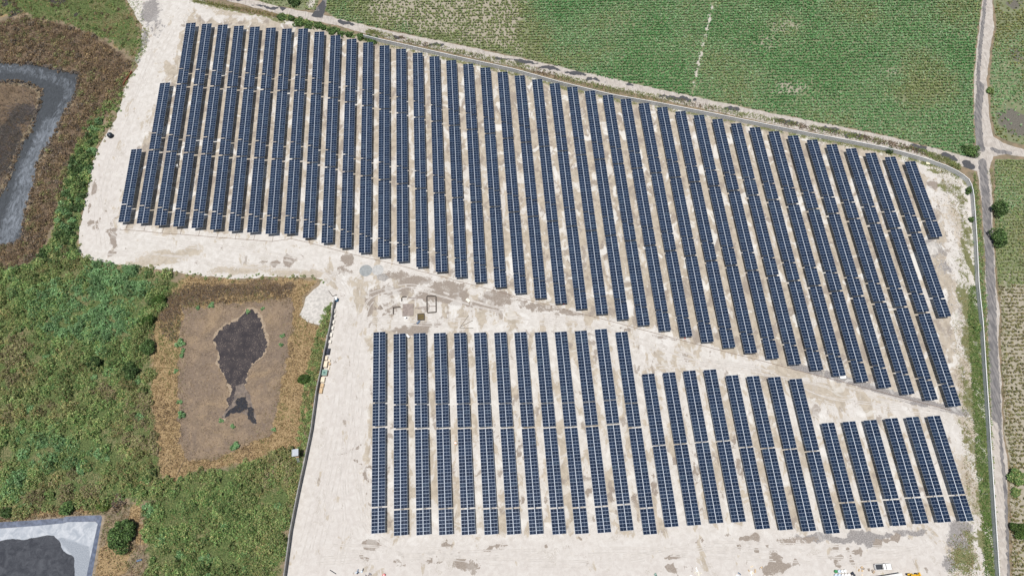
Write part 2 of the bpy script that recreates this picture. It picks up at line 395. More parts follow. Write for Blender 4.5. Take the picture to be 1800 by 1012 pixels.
def ragged(poly, step=.9, amp=.6, freq=.3, s=0):
    out = []
    poly = np.asarray(poly); n = len(poly)
    for i in range(n):
        a, b = poly[i], poly[(i + 1) % n]; L = np.linalg.norm(b - a); k = max(1, int(L / step))
        for j in range(k): out.append(a + (b - a) * j / k)
    out = np.array(out)
    dx = fbm(out[:, 0] * freq, out[:, 1] * freq, s, 4) - .5; dy = fbm(out[:, 0] * freq, out[:, 1] * freq, s + 31, 4) - .5
    return out + 2 * amp * np.stack([dx, dy], 1)
def sheet(name, poly, z, mat, step=1.5, masks=None, amp=.6, bstep=.9, s=0, height=None, kind='structure', freq=.3):
    B = ragged(poly, bstep, amp, freq, s); lo, hi = B.min(0), B.max(0)
    X, Y = np.meshgrid(np.arange(lo[0], hi[0], step), np.arange(lo[1], hi[1], step))
    Q = np.stack([X.ravel(), Y.ravel()], 1); Q += rng.uniform(-.2, .2, Q.shape) * step
    ok = inside(Q, B); Q = Q[ok]
    # keep inner points clear of the rim
    if len(Q):
        cell = {}
        for p in B: cell.setdefault((int(p[0] // step), int(p[1] // step)), 1)
        kx = (Q[:, 0] // step).astype(int); ky = (Q[:, 1] // step).astype(int)
        Q = Q[[(a, b) not in cell for a, b in zip(kx, ky)]]
    allp = np.vstack([B, Q]); nb = len(B)
    r = delaunay_2d_cdt([Vector(p) for p in allp], [], [list(range(nb))], 1, 1e-5)
    V = np.array([(p.x, p.y, 0) for p in r[0]]); F_ = np.array([f for f in r[2] if len(f) == 3])
    zz = np.full(len(V), z)
    if height is not None: zz = zz + height(V[:, :2])
    V[:, 2] = zz
    e1 = V[F_[:, 1]] - V[F_[:, 0]]; e2 = V[F_[:, 2]] - V[F_[:, 0]]
    fl = (e1[:, 0] * e2[:, 1] - e1[:, 1] * e2[:, 0]) < 0
    F_[fl] = F_[fl][:, ::-1]
    me = mesh_from(name, V, F_, [mat], col={k: m(V[:, :2]) for k, m in (masks or {}).items()} or None)
    if height is not None: me.polygons.foreach_set("use_smooth", np.ones(len(F_), bool))
    o = link(name, me)
    if kind: o["kind"] = kind
    return o
def stack4(*a): return np.stack(a, 1)

# ================================================================== SETTING
# traced outlines, in photograph coordinates
WALL_W = [(588, 524), (586, 530), (583, 553), (579, 575), (575, 593), (570, 615), (563.5, 650), (555.5, 686), (546, 756), (536, 804), (522.5, 866), (510, 929), (499, 1009), (489, 1070)]
WALL_E = [(640, 65), (665, 71), (740, 88), (820, 106), (900, 123.5), (985, 147), (1075, 169), (1160, 184), (1250, 201.5), (1350, 222), (1430, 238), (1500, 251), (1562, 263.5), (1625, 281), (1662, 294), (1686, 306), (1700, 317), (1706.5, 330), (1709, 346), (1711.5, 378), (1714.5, 428), (1718, 503), (1725, 568), (1730.5, 656), (1735.5, 731), (1738.5, 784), (1745, 884), (1753, 1009), (1757, 1075)]
YARD = [(236, -40), (222, 0), (250, 45), (247, 85), (238, 108), (242, 118), (228, 137), (217, 158), (206, 205), (190, 228), (176, 255), (164, 282), (160, 300), (150, 352), (146, 375), (139, 405), (136, 440), (147, 456), (215, 467), (280, 473), (330, 482), (390, 487), (430, 489), (470, 486), (520, 487), (547, 487), (566, 492), (556, 506), (546, 516), (538, 523), (535, 540), (527, 554), (541, 566), (562, 572), (574, 552), (584, 527)] + WALL_W[2:] + WALL_E[::-1] + [(600, 57), (540, 45), (490, 32), (430, 22), (370, 8), (330, -12), (300, -40)]
yard_poly = G2(YARD)
ROAD_N = [(300, -32), (380, -10), (432, 3), (490, 18), (540, 28), (590, 38), (638, 51), (700, 65), (775, 80), (850, 97), (900, 108), (950, 118), (1050, 140), (1150, 163), (1250, 185), (1350, 207), (1450, 227), (1550, 247), (1627, 267), (1680, 280), (1722, 291)]
ROAD_R_L = [(1730, -60), (1727.5, 0), (1717.5, 75), (1712, 140), (1712, 200), (1716, 250), (1712, 283), (1719, 303), (1725, 353), (1730, 428), (1733, 503), (1736, 581), (1740, 681), (1743, 756), (1747, 859), (1756, 1009), (1760, 1080)]
ROAD_R_R = [(1750, -60), (1744, 0), (1747, 50), (1740, 88), (1735, 138), (1738, 200), (1745, 240), (1765, 252), (1812, 266), (1840, 272), (1840, 284), (1800, 276), (1770, 271), (1745, 275), (1740, 300), (1744, 345), (1746, 428), (1751, 503), (1757, 545), (1755, 606), (1760, 681), (1763, 756), (1770, 809), (1772, 909), (1775, 1009), (1779, 1080)]
FIELD = [(578, -60), (576, 0), (572, 20), (592, 33), (650, 46), (750, 67), (850, 87), (920, 102), (1000, 121), (1100, 144), (1220, 170), (1350, 197), (1450, 217), (1560, 238), (1650, 262), (1690, 273), (1708, 276), (1712, 250), (1709, 200), (1709, 140), (1715, 75), (1724.5, 0), (1728, -60)]
FIELD_E1 = [(1752, -60), (1748, 0), (1751, 50), (1744, 90), (1740, 140), (1742, 200), (1750, 238), (1770, 247), (1830, 262), (1990, 300), (1990, -60)]
FIELD_E2 = [(1748, 280), (1800, 281), (1990, 300), (1990, 1080), (1784, 1080), (1779, 1009), (1777, 909), (1775, 809), (1766, 756), (1764, 681), (1759, 606), (1761, 545), (1755, 503), (1750, 428), (1748, 345)]
FIELD_W = [(300, -120), (560, -60), (562, -5), (556, 18), (520, 17), (470, 6), (440, -4), (380, -20)]
BASIN = [(321, 542), (387, 533), (435, 530), (514, 524), (517, 553), (508, 608), (500, 664), (488, 723), (482, 760), (431, 784), (380, 806), (325, 811), (316, 778), (313, 705), (313, 650), (316, 590)]
SLUDGE = [(444, 543), (459, 559), (464, 583), (471, 601), (461, 627), (440, 643), (435, 660), (431, 674), (415, 681), (411, 700), (407, 716), (397, 735), (391, 732), (402, 714), (400, 702), (406, 687), (396, 660), (382, 640), (385, 623), (376, 597), (380, 588), (396, 573), (422, 559), (431, 548)]
MUD = [(415, 677), (427, 674), (437, 690), (443, 712), (452, 744), (448, 746), (436, 730), (424, 725), (406, 727), (393, 735), (391, 731), (403, 716), (411, 700)]
POOL1 = [(417, 699), (433, 697), (434, 718), (424, 723), (408, 725), (396, 734), (394, 730), (408, 717), (416, 712), (414, 704)]
POOL2 = [(435, 717), (444, 715), (447, 728), (451, 744), (445, 745), (436, 735)]
STREAM = [(-60, 105), (0, 109), (50, 111), (100, 121), (140, 130), (139, 158), (126, 180), (111, 206), (96, 240), (84, 256), (70, 282), (62, 320), (53, 345), (46, 385), (40, 416), (24, 429), (0, 434), (-60, 440), (-60, 365), (0, 345), (10, 328), (20, 300), (36, 255), (54, 230), (62, 202), (71, 180), (74, 161), (60, 151), (30, 144), (0, 146), (-60, 150)]
GREEN_A = [(-80, 470), (60, 470), (95, 440), (110, 425), (140, 455), (190, 466), (240, 474), (300, 482), (312, 500), (296, 517), (290, 540), (272, 560), (268, 600), (268, 650), (266, 700), (272, 770), (280, 830), (310, 850), (300, 870), (240, 885), (200, 875), (190, 890), (110, 893), (60, 900), (-80, 908)]
GREEN_B = [(310, 850), (330, 832), (380, 830), (430, 815), (470, 800), (500, 790), (530, 800), (520, 850), (505, 920), (494, 1009), (488, 1070), (258, 1070), (256, 1000), (258, 960), (256, 900), (280, 870)]
GREEN_C = [(172, 250), (160, 290), (150, 345), (140, 385), (136, 430), (138, 452), (100, 460), (70, 470), (40, 480), (60, 455), (85, 430), (100, 400), (105, 360), (118, 320), (128, 280), (146, 240), (180, 205)]
BROWN_A = [(-80, 40), (0, 40), (40, 30), (110, 45), (160, 60), (205, 90), (232, 110), (222, 145), (200, 190), (180, 210), (150, 235), (128, 275), (110, 330), (100, 380), (70, 440), (40, 470), (-80, 475), (-80, 437), (0, 434), (26, 429), (42, 416), (48, 385), (56, 345), (66, 320), (74, 282), (88, 256), (100, 240), (116, 206), (130, 180), (142, 158), (142, 128), (100, 118), (50, 108), (-80, 106)]
ISLAND = [(-80, 152), (0, 148), (30, 146), (58, 153), (71, 163), (68, 180), (58, 202), (50, 230), (30, 255), (16, 300), (6, 328), (-80, 350)]
GRASS_N = [(-80, -60), (215, -60), (222, 0), (248, 45), (246, 80), (236, 105), (205, 85), (160, 58), (110, 42), (40, 28), (-80, 30)]
STRAW = [(262, 560), (300, 500), (330, 486), (430, 492), (520, 490), (560, 494), (535, 520), (527, 555), (560, 575), (574, 585), (560, 660), (545, 740), (525, 800), (470, 800), (430, 815), (330, 832), (300, 850), (278, 830), (266, 720), (266, 620)]
STRIP_W = [(583, 530), (576, 585), (566, 640), (555, 686), (545, 756), (535, 803), (522, 866), (515, 900), (505, 870), (520, 800), (528, 740), (540, 660), (552, 600), (566, 560), (576, 535)]

# --- ground
gx = np.concatenate([[-3500, -1500, -600, -260], np.arange(-125, 176, 1.3), np.arange(180, 440, 4), [520, 800, 1600, 3500]])
gy = np.concatenate([[-3500, -1500, -500, -200], np.arange(-115, 215, 1.3), [260, 340, 600, 1500, 3500]])
X, Y = np.meshgrid(gx, gy); GP = np.stack([X.ravel(), Y.ravel()], 1)
nx, ny = len(gx), len(gy); idx = np.arange(nx * ny).reshape(ny, nx)
Fg = np.stack([idx[:-1, :-1].ravel(), idx[:-1, 1:].ravel(), idx[1:, 1:].ravel(), idx[1:, :-1].ravel()], 1)
far = fbm(GP[:, 0] * .01, GP[:, 1] * .01, 3)
outv = ~inside(GP, G2([(-75, -55), (1985, -55), (1985, 1070), (-75, 1070)]))
gm = np.maximum.reduce([soft(GP, GREEN_A, 4), soft(GP, GREEN_B, 4), soft(GP, GREEN_C, 3), .75 * soft(GP, GRASS_N, 3), .55 * soft(GP, STRIP_W, 1.5), np.where(outv, far * .95, 0)])
bm_ = np.maximum.reduce([soft(GP, BROWN_A, 3), .7 * soft(GP, ISLAND, 1.5), blobs(GP, [(290, 545, 22, 22), (340, 520, 50, 14, .9), (430, 505, 70, 12, .8), (500, 505, 40, 10, .7), (60, 870, 40, 12, .7), (120, 850, 30, 14, .6)])])
sm = np.maximum.reduce([soft(GP, STRAW, 3), blobs(GP, [(238, 910, 9, 30), (250, 940, 12, 22), (200, 985, 28, 45), (110, 897, 110, 6), (130, 850, 25, 12, .8), (165, 35, 18, 14, .9), (215, 78, 16, 10, .8), (80, 20, 20, 8, .8), (10, 20, 14, 8, .8), (315, 840, 10, 16)]), np.where(outv, (1 - far) * .9, 0)])
dk = blobs(GP, [(10, 260, 26, 60, .8), (40, 200, 26, 18, .8), (10, 5, 16, 10, .6), (28, 22, 14, 8, .7), (123, 415, 7, 12, 1), (100, 2, 20, 5, .8), (134, 25, 5, 4, 1), (272, 600, 4, 60, .45)])
tag(link("ground", mesh_from("ground", np.column_stack([GP, np.zeros(len(GP))]), Fg, [M_GROUND], col={"zone": stack4(gm, bm_, sm, dk)})), kind='structure')

# --- yard
BLK_U = [(330, 30), (545, 40), (1610, 270), (1670, 420), (1695, 720), (1300, 625), (520, 415), (200, 400)]
BLK_L = [(640, 575), (1110, 570), (1130, 650), (1400, 655), (1650, 722), (1720, 925), (640, 945)]
def yard_zone(P):
    damp = blobs(P, [(165, 330, 6, 15, .8), (155, 367, 3, 8, .8), (160, 393, 9, 4, .9, 15), (167, 402, 6, 5, .9), (174, 390, 3, 6, .9), (196, 407, 9, 4, .9), (197, 420, 6, 12, 1), (200, 432, 4, 8, .9), (197, 447, 9, 4, .9), (190, 370, 4, 4, .7), (215, 160, 4, 9, .6),
        (460, 461, 8, 5, .8), (480, 465, 9, 7, .8), (503, 458, 9, 10, .85), (612, 457, 14, 9, .9, 30), (600, 470, 10, 6, .6), (648, 540, 6, 26, .75), (655, 515, 14, 8, .7), (690, 512, 36, 9, .75), (725, 492, 40, 12, .7, 8), (785, 505, 34, 14, .75), (800, 522, 24, 16, .95), (725, 578, 34, 9, .95), (772, 570, 7, 6, .9), (757, 571, 5, 5, .9), (846, 527, 8, 8, .7), (875, 522, 26, 12, .8, 12), (870, 545, 14, 10, .55),
        (930, 532, 40, 5, .7, 12), (1000, 551, 35, 5, .7, 12), (1100, 575, 26, 4, .6, 12), (1165, 596, 30, 5, .6, 14), (1200, 640, 10, 4, .7), (645, 832, 5, 13, .9), (620, 790, 34, 3, .6, -20), (598, 800, 4, 22, .5), (640, 815, 40, 4, .6, 30), (655, 957, 17, 11, .75), (640, 978, 7, 4, .6), (700, 990, 18, 6, .6), (810, 990, 17, 12, .75), (830, 1000, 14, 14, .6), (785, 957, 11, 4, .9), (870, 960, 22, 5, .75, -6), (815, 971, 7, 2.5, .8), (946, 955, 6, 3, .8), (966, 957, 8, 4, .8), (980, 967, 7, 3, .7), (1020, 946, 6, 3, .6), (1050, 946, 14, 2, .6), (700, 485, 34, 12, .62), (760, 520, 46, 14, .62), (690, 545, 24, 16, .5), (850, 535, 60, 10, .6, 8), (600, 480, 30, 8, .55), (960, 545, 60, 6, .6, 12), (1400, 948, 60, 8, .6), (1250, 948, 40, 4, .55), (760, 985, 40, 5, .5), (1182, 977, 17, 6, 1), (1178, 1003, 15, 6, 1), (1297, 962, 6, 6, 1), (1335, 968, 4, 3, .9), (1348, 960, 5, 4, .8), (1372, 959, 3, 2, .9), (1362, 970, 6, 4, .9), (1366, 987, 12, 8, 1), (1360, 1002, 24, 12, 1), (1375, 996, 20, 8, 1), (1400, 987, 7, 6, 1, 35), (1395, 981, 4, 5, 1), (1467, 963, 6, 5, 1), (1477, 966, 3, 7, 1), (1492, 965, 6, 4, 1, 40), (1508, 966, 8, 8, 1), (1541, 953, 8, 7, 1), (1556, 950, 5, 5, .9), (1572, 944, 9, 7, 1), (1600, 947, 5, 4, .9), (1463, 979, 5, 3, 1), (1475, 979, 5, 2.5, 1), (1470, 984, 6, 4, 1), (1478, 989, 6, 4, 1), (1495, 983, 6, 8, .9), (1628, 998, 3.5, 3.5, 1), (1320, 945, 20, 7, .8), (1640, 325, 12, 9, .9), (1650, 365, 5, 7, .8), (1195, 380, 3, 8, .5), (1290, 330, 5, 20, .7), (1300, 390, 5, 22, .6), (1345, 375, 5, 20, .6), (985, 345, 4, 14, .8), (1000, 270, 4, 14, .8), (1095, 300, 4, 12, .8), (1188, 275, 4, 9, .8), (1110, 430, 4, 26, .7), (1180, 450, 4, 20, .7), (1060, 440, 4, 25, .7), (913, 790, 5, 22, .8), (922, 880, 5, 9, .8), (960, 875, 5, 10, .8), (1035, 862, 6, 10, .8), (1078, 870, 6, 16, .85), (1117, 880, 6, 14, .85), (1150, 850, 6, 20, .8), (1185, 810, 6, 9, .8), (1225, 830, 6, 18, .8), (1290, 775, 6, 12, .7), (1297, 820, 7, 18, .7)])
    tan = np.maximum(blobs(P, [(300, 447, 70, 10, .75), (335, 438, 25, 8, .7), (270, 462, 70, 6, .8), (420, 475, 70, 9, .75), (500, 478, 50, 9, .7), (372, 422, 10, 4, .7), (545, 482, 26, 10, 1), (290, 412, 40, 6, .6), (400, 415, 60, 5, .5), (520, 432, 22, 5, .6), (640, 500, 20, 8, .6), (1440, 690, 60, 22, .8, 10), (1395, 655, 40, 12, .8), (1340, 650, 30, 10, .7), (1560, 700, 60, 14, .6), (1240, 640, 30, 8, .5), (420, 24, 60, 6, .75, 8), (480, 34, 40, 5, .7, 8), (380, 14, 40, 6, .6), (330, 20, 20, 20, .4), (280, 120, 12, 20, .5), (1685, 400, 20, 70, .62), (1660, 480, 18, 50, .6), (1685, 560, 20, 60, .62), (1692, 650, 18, 70, .7), (1695, 740, 24, 50, .65), (1705, 860, 20, 80, .75), (1690, 970, 34, 40, .7), (250, 220, 7, 20, .6), (205, 300, 8, 20, .35)]), .0)
    weed = np.maximum(blobs(P, [(1709, 560, 14, 60, 1), (1716, 640, 14, 70, 1), (1722, 740, 13, 70, 1), (1728, 830, 12, 60, 1), (1735, 900, 11, 50, 1), (1738, 980, 10, 60, 1), (1710, 470, 8, 50, 1), (1694, 490, 12, 60, .55), (1700, 410, 10, 50, .65), (1698, 600, 10, 60, .6), (1704, 690, 10, 60, .6), (1712, 800, 10, 70, .6), (1716, 900, 9, 60, .55), (1690, 700, 9, 30, .45), (1668, 330, 22, 14, .65, 30), (1690, 350, 12, 30, .6), (1640, 300, 30, 5, .7, 20), (1680, 890, 8, 40, .5), (1696, 985, 24, 26, .8), (1702, 945, 12, 20, .7), (1690, 760, 12, 40, .5), (1510, 610, 10, 30, .35), (1545, 590, 8, 40, .4), (1580, 640, 8, 30, .35)]),
        .75 * np.clip(1 - np.abs(segdist(P, G2(WALL_E[:17])) - 1.2) / 3.2, 0, 1) * (.55 + .9 * fbm(P[:, 0] * .12, P[:, 1] * .12, 40)))
    weed = np.maximum(weed, .7 * np.clip(1.3 - segdist(P, G2([(340, 2), (400, 16), (460, 27), (500, 40)])) / 1.6, 0, 1))
    grey = np.maximum(blobs(P, [(265, 20, 22, 26, .75), (250, 70, 10, 30, .65), (275, 50, 16, 22, .55), (240, 105, 9, 16, .6), (1640, 437, 22, 16, .9), (1660, 470, 16, 20, .6), (1500, 945, 76, 8, 1.1), (1420, 943, 44, 6, .9), (1590, 938, 60, 6, .8), (1690, 925, 24, 14, .85), (1682, 955, 20, 26, .85), (1672, 990, 22, 16, .8), (1520, 950, 20, 8, .9), (672, 487, 11, 7, .75), (1690, 560, 14, 40, .5)]),
        np.clip(1.25 - segdist(P, G2([(1395, 643), (1450, 657), (1520, 677), (1600, 703), (1650, 714), (1700, 727)])) / 2.0, 0, .95))
    return stack4(damp, tan, weed, grey)
def yard_zone2(P):
    a = np.maximum(soft(P, BLK_U, 3, 0), .55 * soft(P, BLK_L, 3, 0))
    a = a * (.8 + .35 * (fbm(P[:, 0] * .02, P[:, 1] * .02, 61) - .5) * 2)
    a = np.maximum(a, .5 * soft(P, [(580, 470), (640, 480), (1350, 640), (1690, 722), (1640, 740), (1120, 640), (1100, 580), (640, 580), (600, 520)], 6))
    pk = np.maximum(soft(P, [(480, 1060), (590, 540), (650, 560), (650, 945), (1800, 940), (1800, 1060)], 8, 2), soft(P, [(240, 120), (200, 400), (130, 460), (130, 300), (200, 150)], 8, 2))
    return stack4(a, pk, a * 0, a * 0)
sheet("yard", yard_poly, .004, M_YARD, 1.3, {"zone": yard_zone, "zone2": yard_zone2}, amp=.8, s=11)

# --- tyre tracks worn into the yard
def track(pts, wgap=1.7, wd=.32):
    q = G2(pts); d = np.concatenate([[0], np.cumsum(np.linalg.norm(np.diff(q, axis=0), axis=1))]); t_ = np.linspace(0, d[-1], max(8, int(d[-1] / 1.2)))
    c = np.stack([np.interp(t_, d, q[:, 0]), np.interp(t_, d, q[:, 1])], 1); k = np.ones(9) / 9
    c = np.stack([np.convolve(np.pad(c[:, i], 4, 'edge'), k, 'valid') for i in (0, 1)], 1)
    tg = np.gradient(c, axis=0); tg /= np.linalg.norm(tg, axis=1)[:, None]; nr = np.stack([-tg[:, 1], tg[:, 0]], 1)
    V = []; F_ = []
    for sgn in (-1, 1):
        for i in range(len(c) - 1):
            if fbm(np.array([c[i, 0] * .15]), np.array([c[i, 1] * .15 + sgn * 9]), 66)[0] < .42: continue
            b = len(V)
            for j in (i, i + 1):
                w_ = wd * (.6 + .8 * vnoise(np.array([j * .7]), np.array([sgn * 3.0]), 5)[0]); m_ = c[j] + nr[j] * sgn * wgap / 2
                V += [(*(m_ - nr[j] * w_ / 2), 0), (*(m_ + nr[j] * w_ / 2), 0)]
            F_.append((b, b + 2, b + 3, b + 1))
    return V, F_
tv, tf = [], []
for pts in ([(520, 1000), (560, 850), (590, 720), (600, 620), (610, 540), (600, 500), (560, 465), (450, 440), (300, 425), (190, 410), (180, 330), (215, 240), (260, 120), (300, 40)], [(545, 1000), (580, 860), (610, 720), (620, 600), (640, 520), (720, 500), (860, 540), (1000, 562), (1130, 600), (1260, 640), (1390, 660), (1520, 690), (1660, 722)],
            [(530, 985), (700, 975), (900, 970), (1100, 965), (1300, 975), (1500, 985), (1640, 960)], [(560, 960), (650, 962), (850, 985), (1050, 990), (1250, 955), (1420, 960), (1600, 965)], [(615, 700), (625, 820), (640, 930), (700, 968), (800, 965)], [(640, 560), (760, 565), (900, 560), (1050, 570), (1150, 620)], [(1120, 640), (1230, 635), (1330, 645), (1440, 700), (1560, 715), (1660, 725)],
            [(590, 1000), (610, 930), (600, 830), (625, 740), (632, 640)], [(160, 440), (230, 445), (330, 455), (430, 465), (540, 470), (610, 500)], [(175, 440), (168, 360), (190, 270), (228, 190), (262, 100), (268, 30)]):
    for off in (0, rng.uniform(5, 9)):
        V, F_ = track([(a + off, b + off * .5) for a, b in pts]); b = len(tv); tv += V; tf += [tuple(b + i for i in f) for f in F_]
tv = np.array(tv); tv[:, 2] = .0075 + rng.uniform(0, .001, len(tv))
tag(link("tyre_tracks", mesh_from("tyre_tracks", tv, tf, [plain("packed_soil", (.485, .452, .415), .95, .12, .6)])), kind='structure')
# --- roads
def ribbon(center, half):
    c = np.asarray(center); tg = np.gradient(c, axis=0); tg /= np.linalg.norm(tg, axis=1)[:, None]
    nr = np.stack([-tg[:, 1], tg[:, 0]], 1); h = np.broadcast_to(np.asarray(half, float).reshape(-1, 1), (len(c), 1))
    return np.vstack([c + nr * h, (c - nr * h)[::-1]])
def rn_zone(P):
    puddle = blobs(P, [(920, 109, 26, 3.2, 1, 14), (965, 121, 22, 4, 1, 14), (1010, 130, 24, 3, .9, 14), (1040, 139, 14, 3, 1, 14), (760, 78, 24, 3, .9, 13), (700, 66, 14, 3, .8, 13), (610, 41, 22, 3, .9, 12), (880, 102, 22, 2.5, .8, 13), (1105, 150, 8, 2.5, .8, 14), (1190, 173, 36, 3.2, 1, 12), (1290, 193, 16, 4.5, 1, 12), (1385, 214, 22, 3.5, 1, 12), (1455, 228, 22, 4.5, 1, 12), (1505, 239, 24, 3.5, 1, 12), (1612, 261, 18, 6, 1, 22), (1596, 260, 10, 2.5, 1, 18), (1665, 275, 12, 3.5, 1, 18), (1672, 281, 8, 3, 1, 20), (1702, 292, 11, 8, 1, 30), (480, 13, 40, 2.5, .8, 14), (400, -2, 30, 3, .9, 14)])
    return stack4(.28 + 0 * puddle, puddle, puddle * 0, puddle * 0)
north = G2(ROAD_N)
sheet("dirt_road", ribbon(north, np.interp(np.arange(len(north)), [0, 5, 9, len(north) - 4, len(north)], [1.9, 2.2, 2.6, 2.9, 3.2])), .008, M_ROAD, .9, {"zone": rn_zone}, amp=.6, bstep=.6, s=5)
sheet("field_track", ribbon(G2([(600, -60), (581, -8), (566, 12), (556, 31)]), [1.8, 1.8, 2.2, 2.8]), .012, M_ROAD, .9, {"zone": lambda P: stack4(.75 + 0 * P[:, 0], blobs(P, [(566, 14, 8, 12, .9), (556, 27, 10, 5, .9)]), 0 * P[:, 0], 0 * P[:, 0])}, amp=.6, bstep=.6, s=6)
def rr_zone(P):
    tar = np.maximum.reduce([np.clip(1.5 - segdist(P, G2([(1724, 150), (1719, 200), (1721, 245), (1725, 262)])) / 1.5, 0, 1), np.clip(1.5 - segdist(P, G2([(1733, -20), (1728, 40), (1724, 75), (1721, 110), (1719, 150)])) / .8, 0, .75),
        np.clip(1.6 - segdist(P, G2([(1727, 285), (1732, 340), (1738, 430), (1742, 520), (1745, 600), (1749, 680), (1752, 735)])) / 1.5, 0, .95), np.clip(1.5 - segdist(P, G2([(1757, 735), (1761, 800), (1768, 870), (1771, 940), (1774, 1015)])) / .6, 0, .8), np.clip(1.5 - segdist(P, G2([(1745, 262), (1752, 266), (1775, 269)])) / 1.0, 0, .8)])
    return stack4(tar, .0 * tar, tar * 0, tar * 0)
sheet("asphalt_road", G2(ROAD_R_L + ROAD_R_R[::-1]), .016, M_ROAD, .7, {"zone": rr_zone}, amp=.5, bstep=.5, s=8)

# --- fields
def f_zone(P):
    pale = np.maximum(np.clip(1.4 - segdist(P, G2([(1258, -60), (1254, 0), (1245, 45), (1236, 80), (1228, 110), (1222, 140), (1216, 163)])) / .6, 0, 1), .0)
    grey = np.maximum.reduce([.8 * soft(P, [(640, -60), (640, 20), (660, 45), (920, 98), (925, 0), (900, -60)], 8), blobs(P, [(1380, 45, 40, 14, .55), (1350, 75, 30, 20, .5), (1390, 155, 40, 18, .6), (1560, 125, 30, 14, .5), (1100, 40, 50, 20, .35), (1560, 175, 30, 10, .4)])])
    return stack4(pale, grey, pale * 0, pale * 0)
sheet("crop_field", G2(FIELD), .020, M_FIELD, 2.0, {"zone": f_zone}, amp=.7, s=21)
sheet("crop_field", G2(FIELD_E1), .020, M_FIELD, 2.5, {"zone": lambda P: stack4(0 * P[:, 0], 0 * P[:, 0], blobs(P, [(1780, 6, 20, 8, .7), (1785, 215, 28, 26, .9), (1785, 100, 14, 20, .6), (1900, 120, 90, 60, .6)]), 0 * P[:, 0])}, amp=.7, s=22)
sheet("crop_field", G2(FIELD_E2), .020, M_FIELD, 2.5, {"zone": lambda P: stack4(0 * P[:, 0], .7 * soft(P, [(1700, 470), (1990, 470), (1990, 1100), (1700, 1100)], 16, 4), 0 * P[:, 0], 0 * P[:, 0])}, amp=.7, s=23)
sheet("crop_field", G2(FIELD_W), .020, M_FIELD, 2.0, {"zone": lambda P: stack4(blobs(P, [(545, 8, 10, 10, .8)]), 0 * P[:, 0], 0 * P[:, 0], 0 * P[:, 0])}, amp=.7, s=24)

# --- basin with its dark residue
sheet("basin_floor", G2(BASIN), .004, M_BASIN, 2.0, freq=.45, bstep=.5, masks= {"zone": lambda P: stack4(0 * P[:, 0], 0 * P[:, 0], 0 * P[:, 0], 0 * P[:, 0])}, amp=2.2, s=31)
rim_src = G2(SLUDGE); rc = rim_src.mean(0)
sheet("pale_residue_rim", rc + (rim_src - rc) * 1.06, .010, plain("dried_residue", (.32, .25, .18), .95, .3, 2.5), 1.5, amp=.7, bstep=.5, s=32, freq=.6)
sheet("sludge", rim_src, .016, M_SLUDGE, 1.5, amp=1.1, bstep=.3, s=32, freq=1.1)
sheet("grey_mud", G2(MUD), .022, M_MUD, 1.0, amp=.6, bstep=.4, s=33, freq=.5)
sheet("puddle", G2(POOL1), .028, M_POOL, 1.0, amp=.7, bstep=.3, s=34, freq=.9)
sheet("puddle", G2(POOL2), .028, M_POOL, 1.0, amp=.7, bstep=.3, s=35, freq=.9)

# --- stream of grey scum
def s_zone(P):
    lt = np.maximum(np.clip(1.4 - segdist(P, G2([(0, 120), (40, 122), (90, 135), (122, 150), (118, 175), (100, 205)])) / 2.4, 0, .5), np.clip(1.5 - segdist(P, G2([(92, 220), (70, 262), (52, 300), (40, 345), (28, 380), (10, 415)])) / 4.5, 0, .75))
    edge = np.clip(1 - sdf(P, G2(STREAM)) / 1.4, 0, 1) * np.clip(.35 + (P[:, 1] > G(80, 150)[1]) * .8, 0, 1)
    return stack4(lt, edge, lt * 0, lt * 0)
sheet("stream", G2(STREAM), .006, M_STREAM, 1.0, {"zone": s_zone}, amp=1.5, bstep=.5, s=41, freq=.5)
sheet("pool", G2([(117, 409), (126, 408), (128, 418), (127, 429), (119, 425), (115, 416)]), .006, M_POOL, 1.0, amp=.4, bstep=.3, s=42)

# --- lined pond in the corner
def pz(P):
    return stack4(soft(P, [(-80, 960), (0, 951), (60, 944), (92, 938), (104, 950), (112, 968), (130, 978), (132, 1000), (130, 1070), (-80, 1070)], 1.2, .8), soft(P, [(92, 936), (130, 950), (160, 960), (158, 1070), (130, 1070), (125, 975)], 2, 1), 0 * P[:, 0], 0 * P[:, 0])
pond_outer = G2([(-80, 924), (0, 917.5), (60, 914), (112, 910), (116, 907.5), (178, 905), (181, 909), (163, 1012), (153, 1075), (-80, 1085)])
pond_inner = G2([(-80, 935), (0, 928), (60, 924), (112, 919), (118, 917), (168, 916), (172, 920), (152, 1012), (141, 1075), (-80, 1080)])
sheet("pond", pond_inner, .03, M_POND, 1.2, {"zone": pz}, amp=.1, s=51)
pl = thing("pond_liner", "blue grey plastic liner rim round the scummy pond in the bottom left corner", "liner")
m = MB(); n = len(pond_outer); no = [(p[0], p[1], .45) for p in pond_outer]; ni = [(p[0], p[1], .04) for p in pond_inner]
oc_ = pond_outer.mean(0); nout = [(*(p + (p - oc_) / np.linalg.norm(p - oc_) * .7), .01) for p in pond_outer]
m.add(no + ni, [(i, (i + 1) % n, n + (i + 1) % n, n + i)[::-1] for i in range(n)])
m.build("liner_slope", M_LINER, pl)
m = MB(); m.add(nout + no, [(i, (i + 1) % n, n + (i + 1) % n, n + i) for i in range(n)]); m.build("berm", plain("berm_soil", (.33, .27, .20), .95, .25, 1), pl)

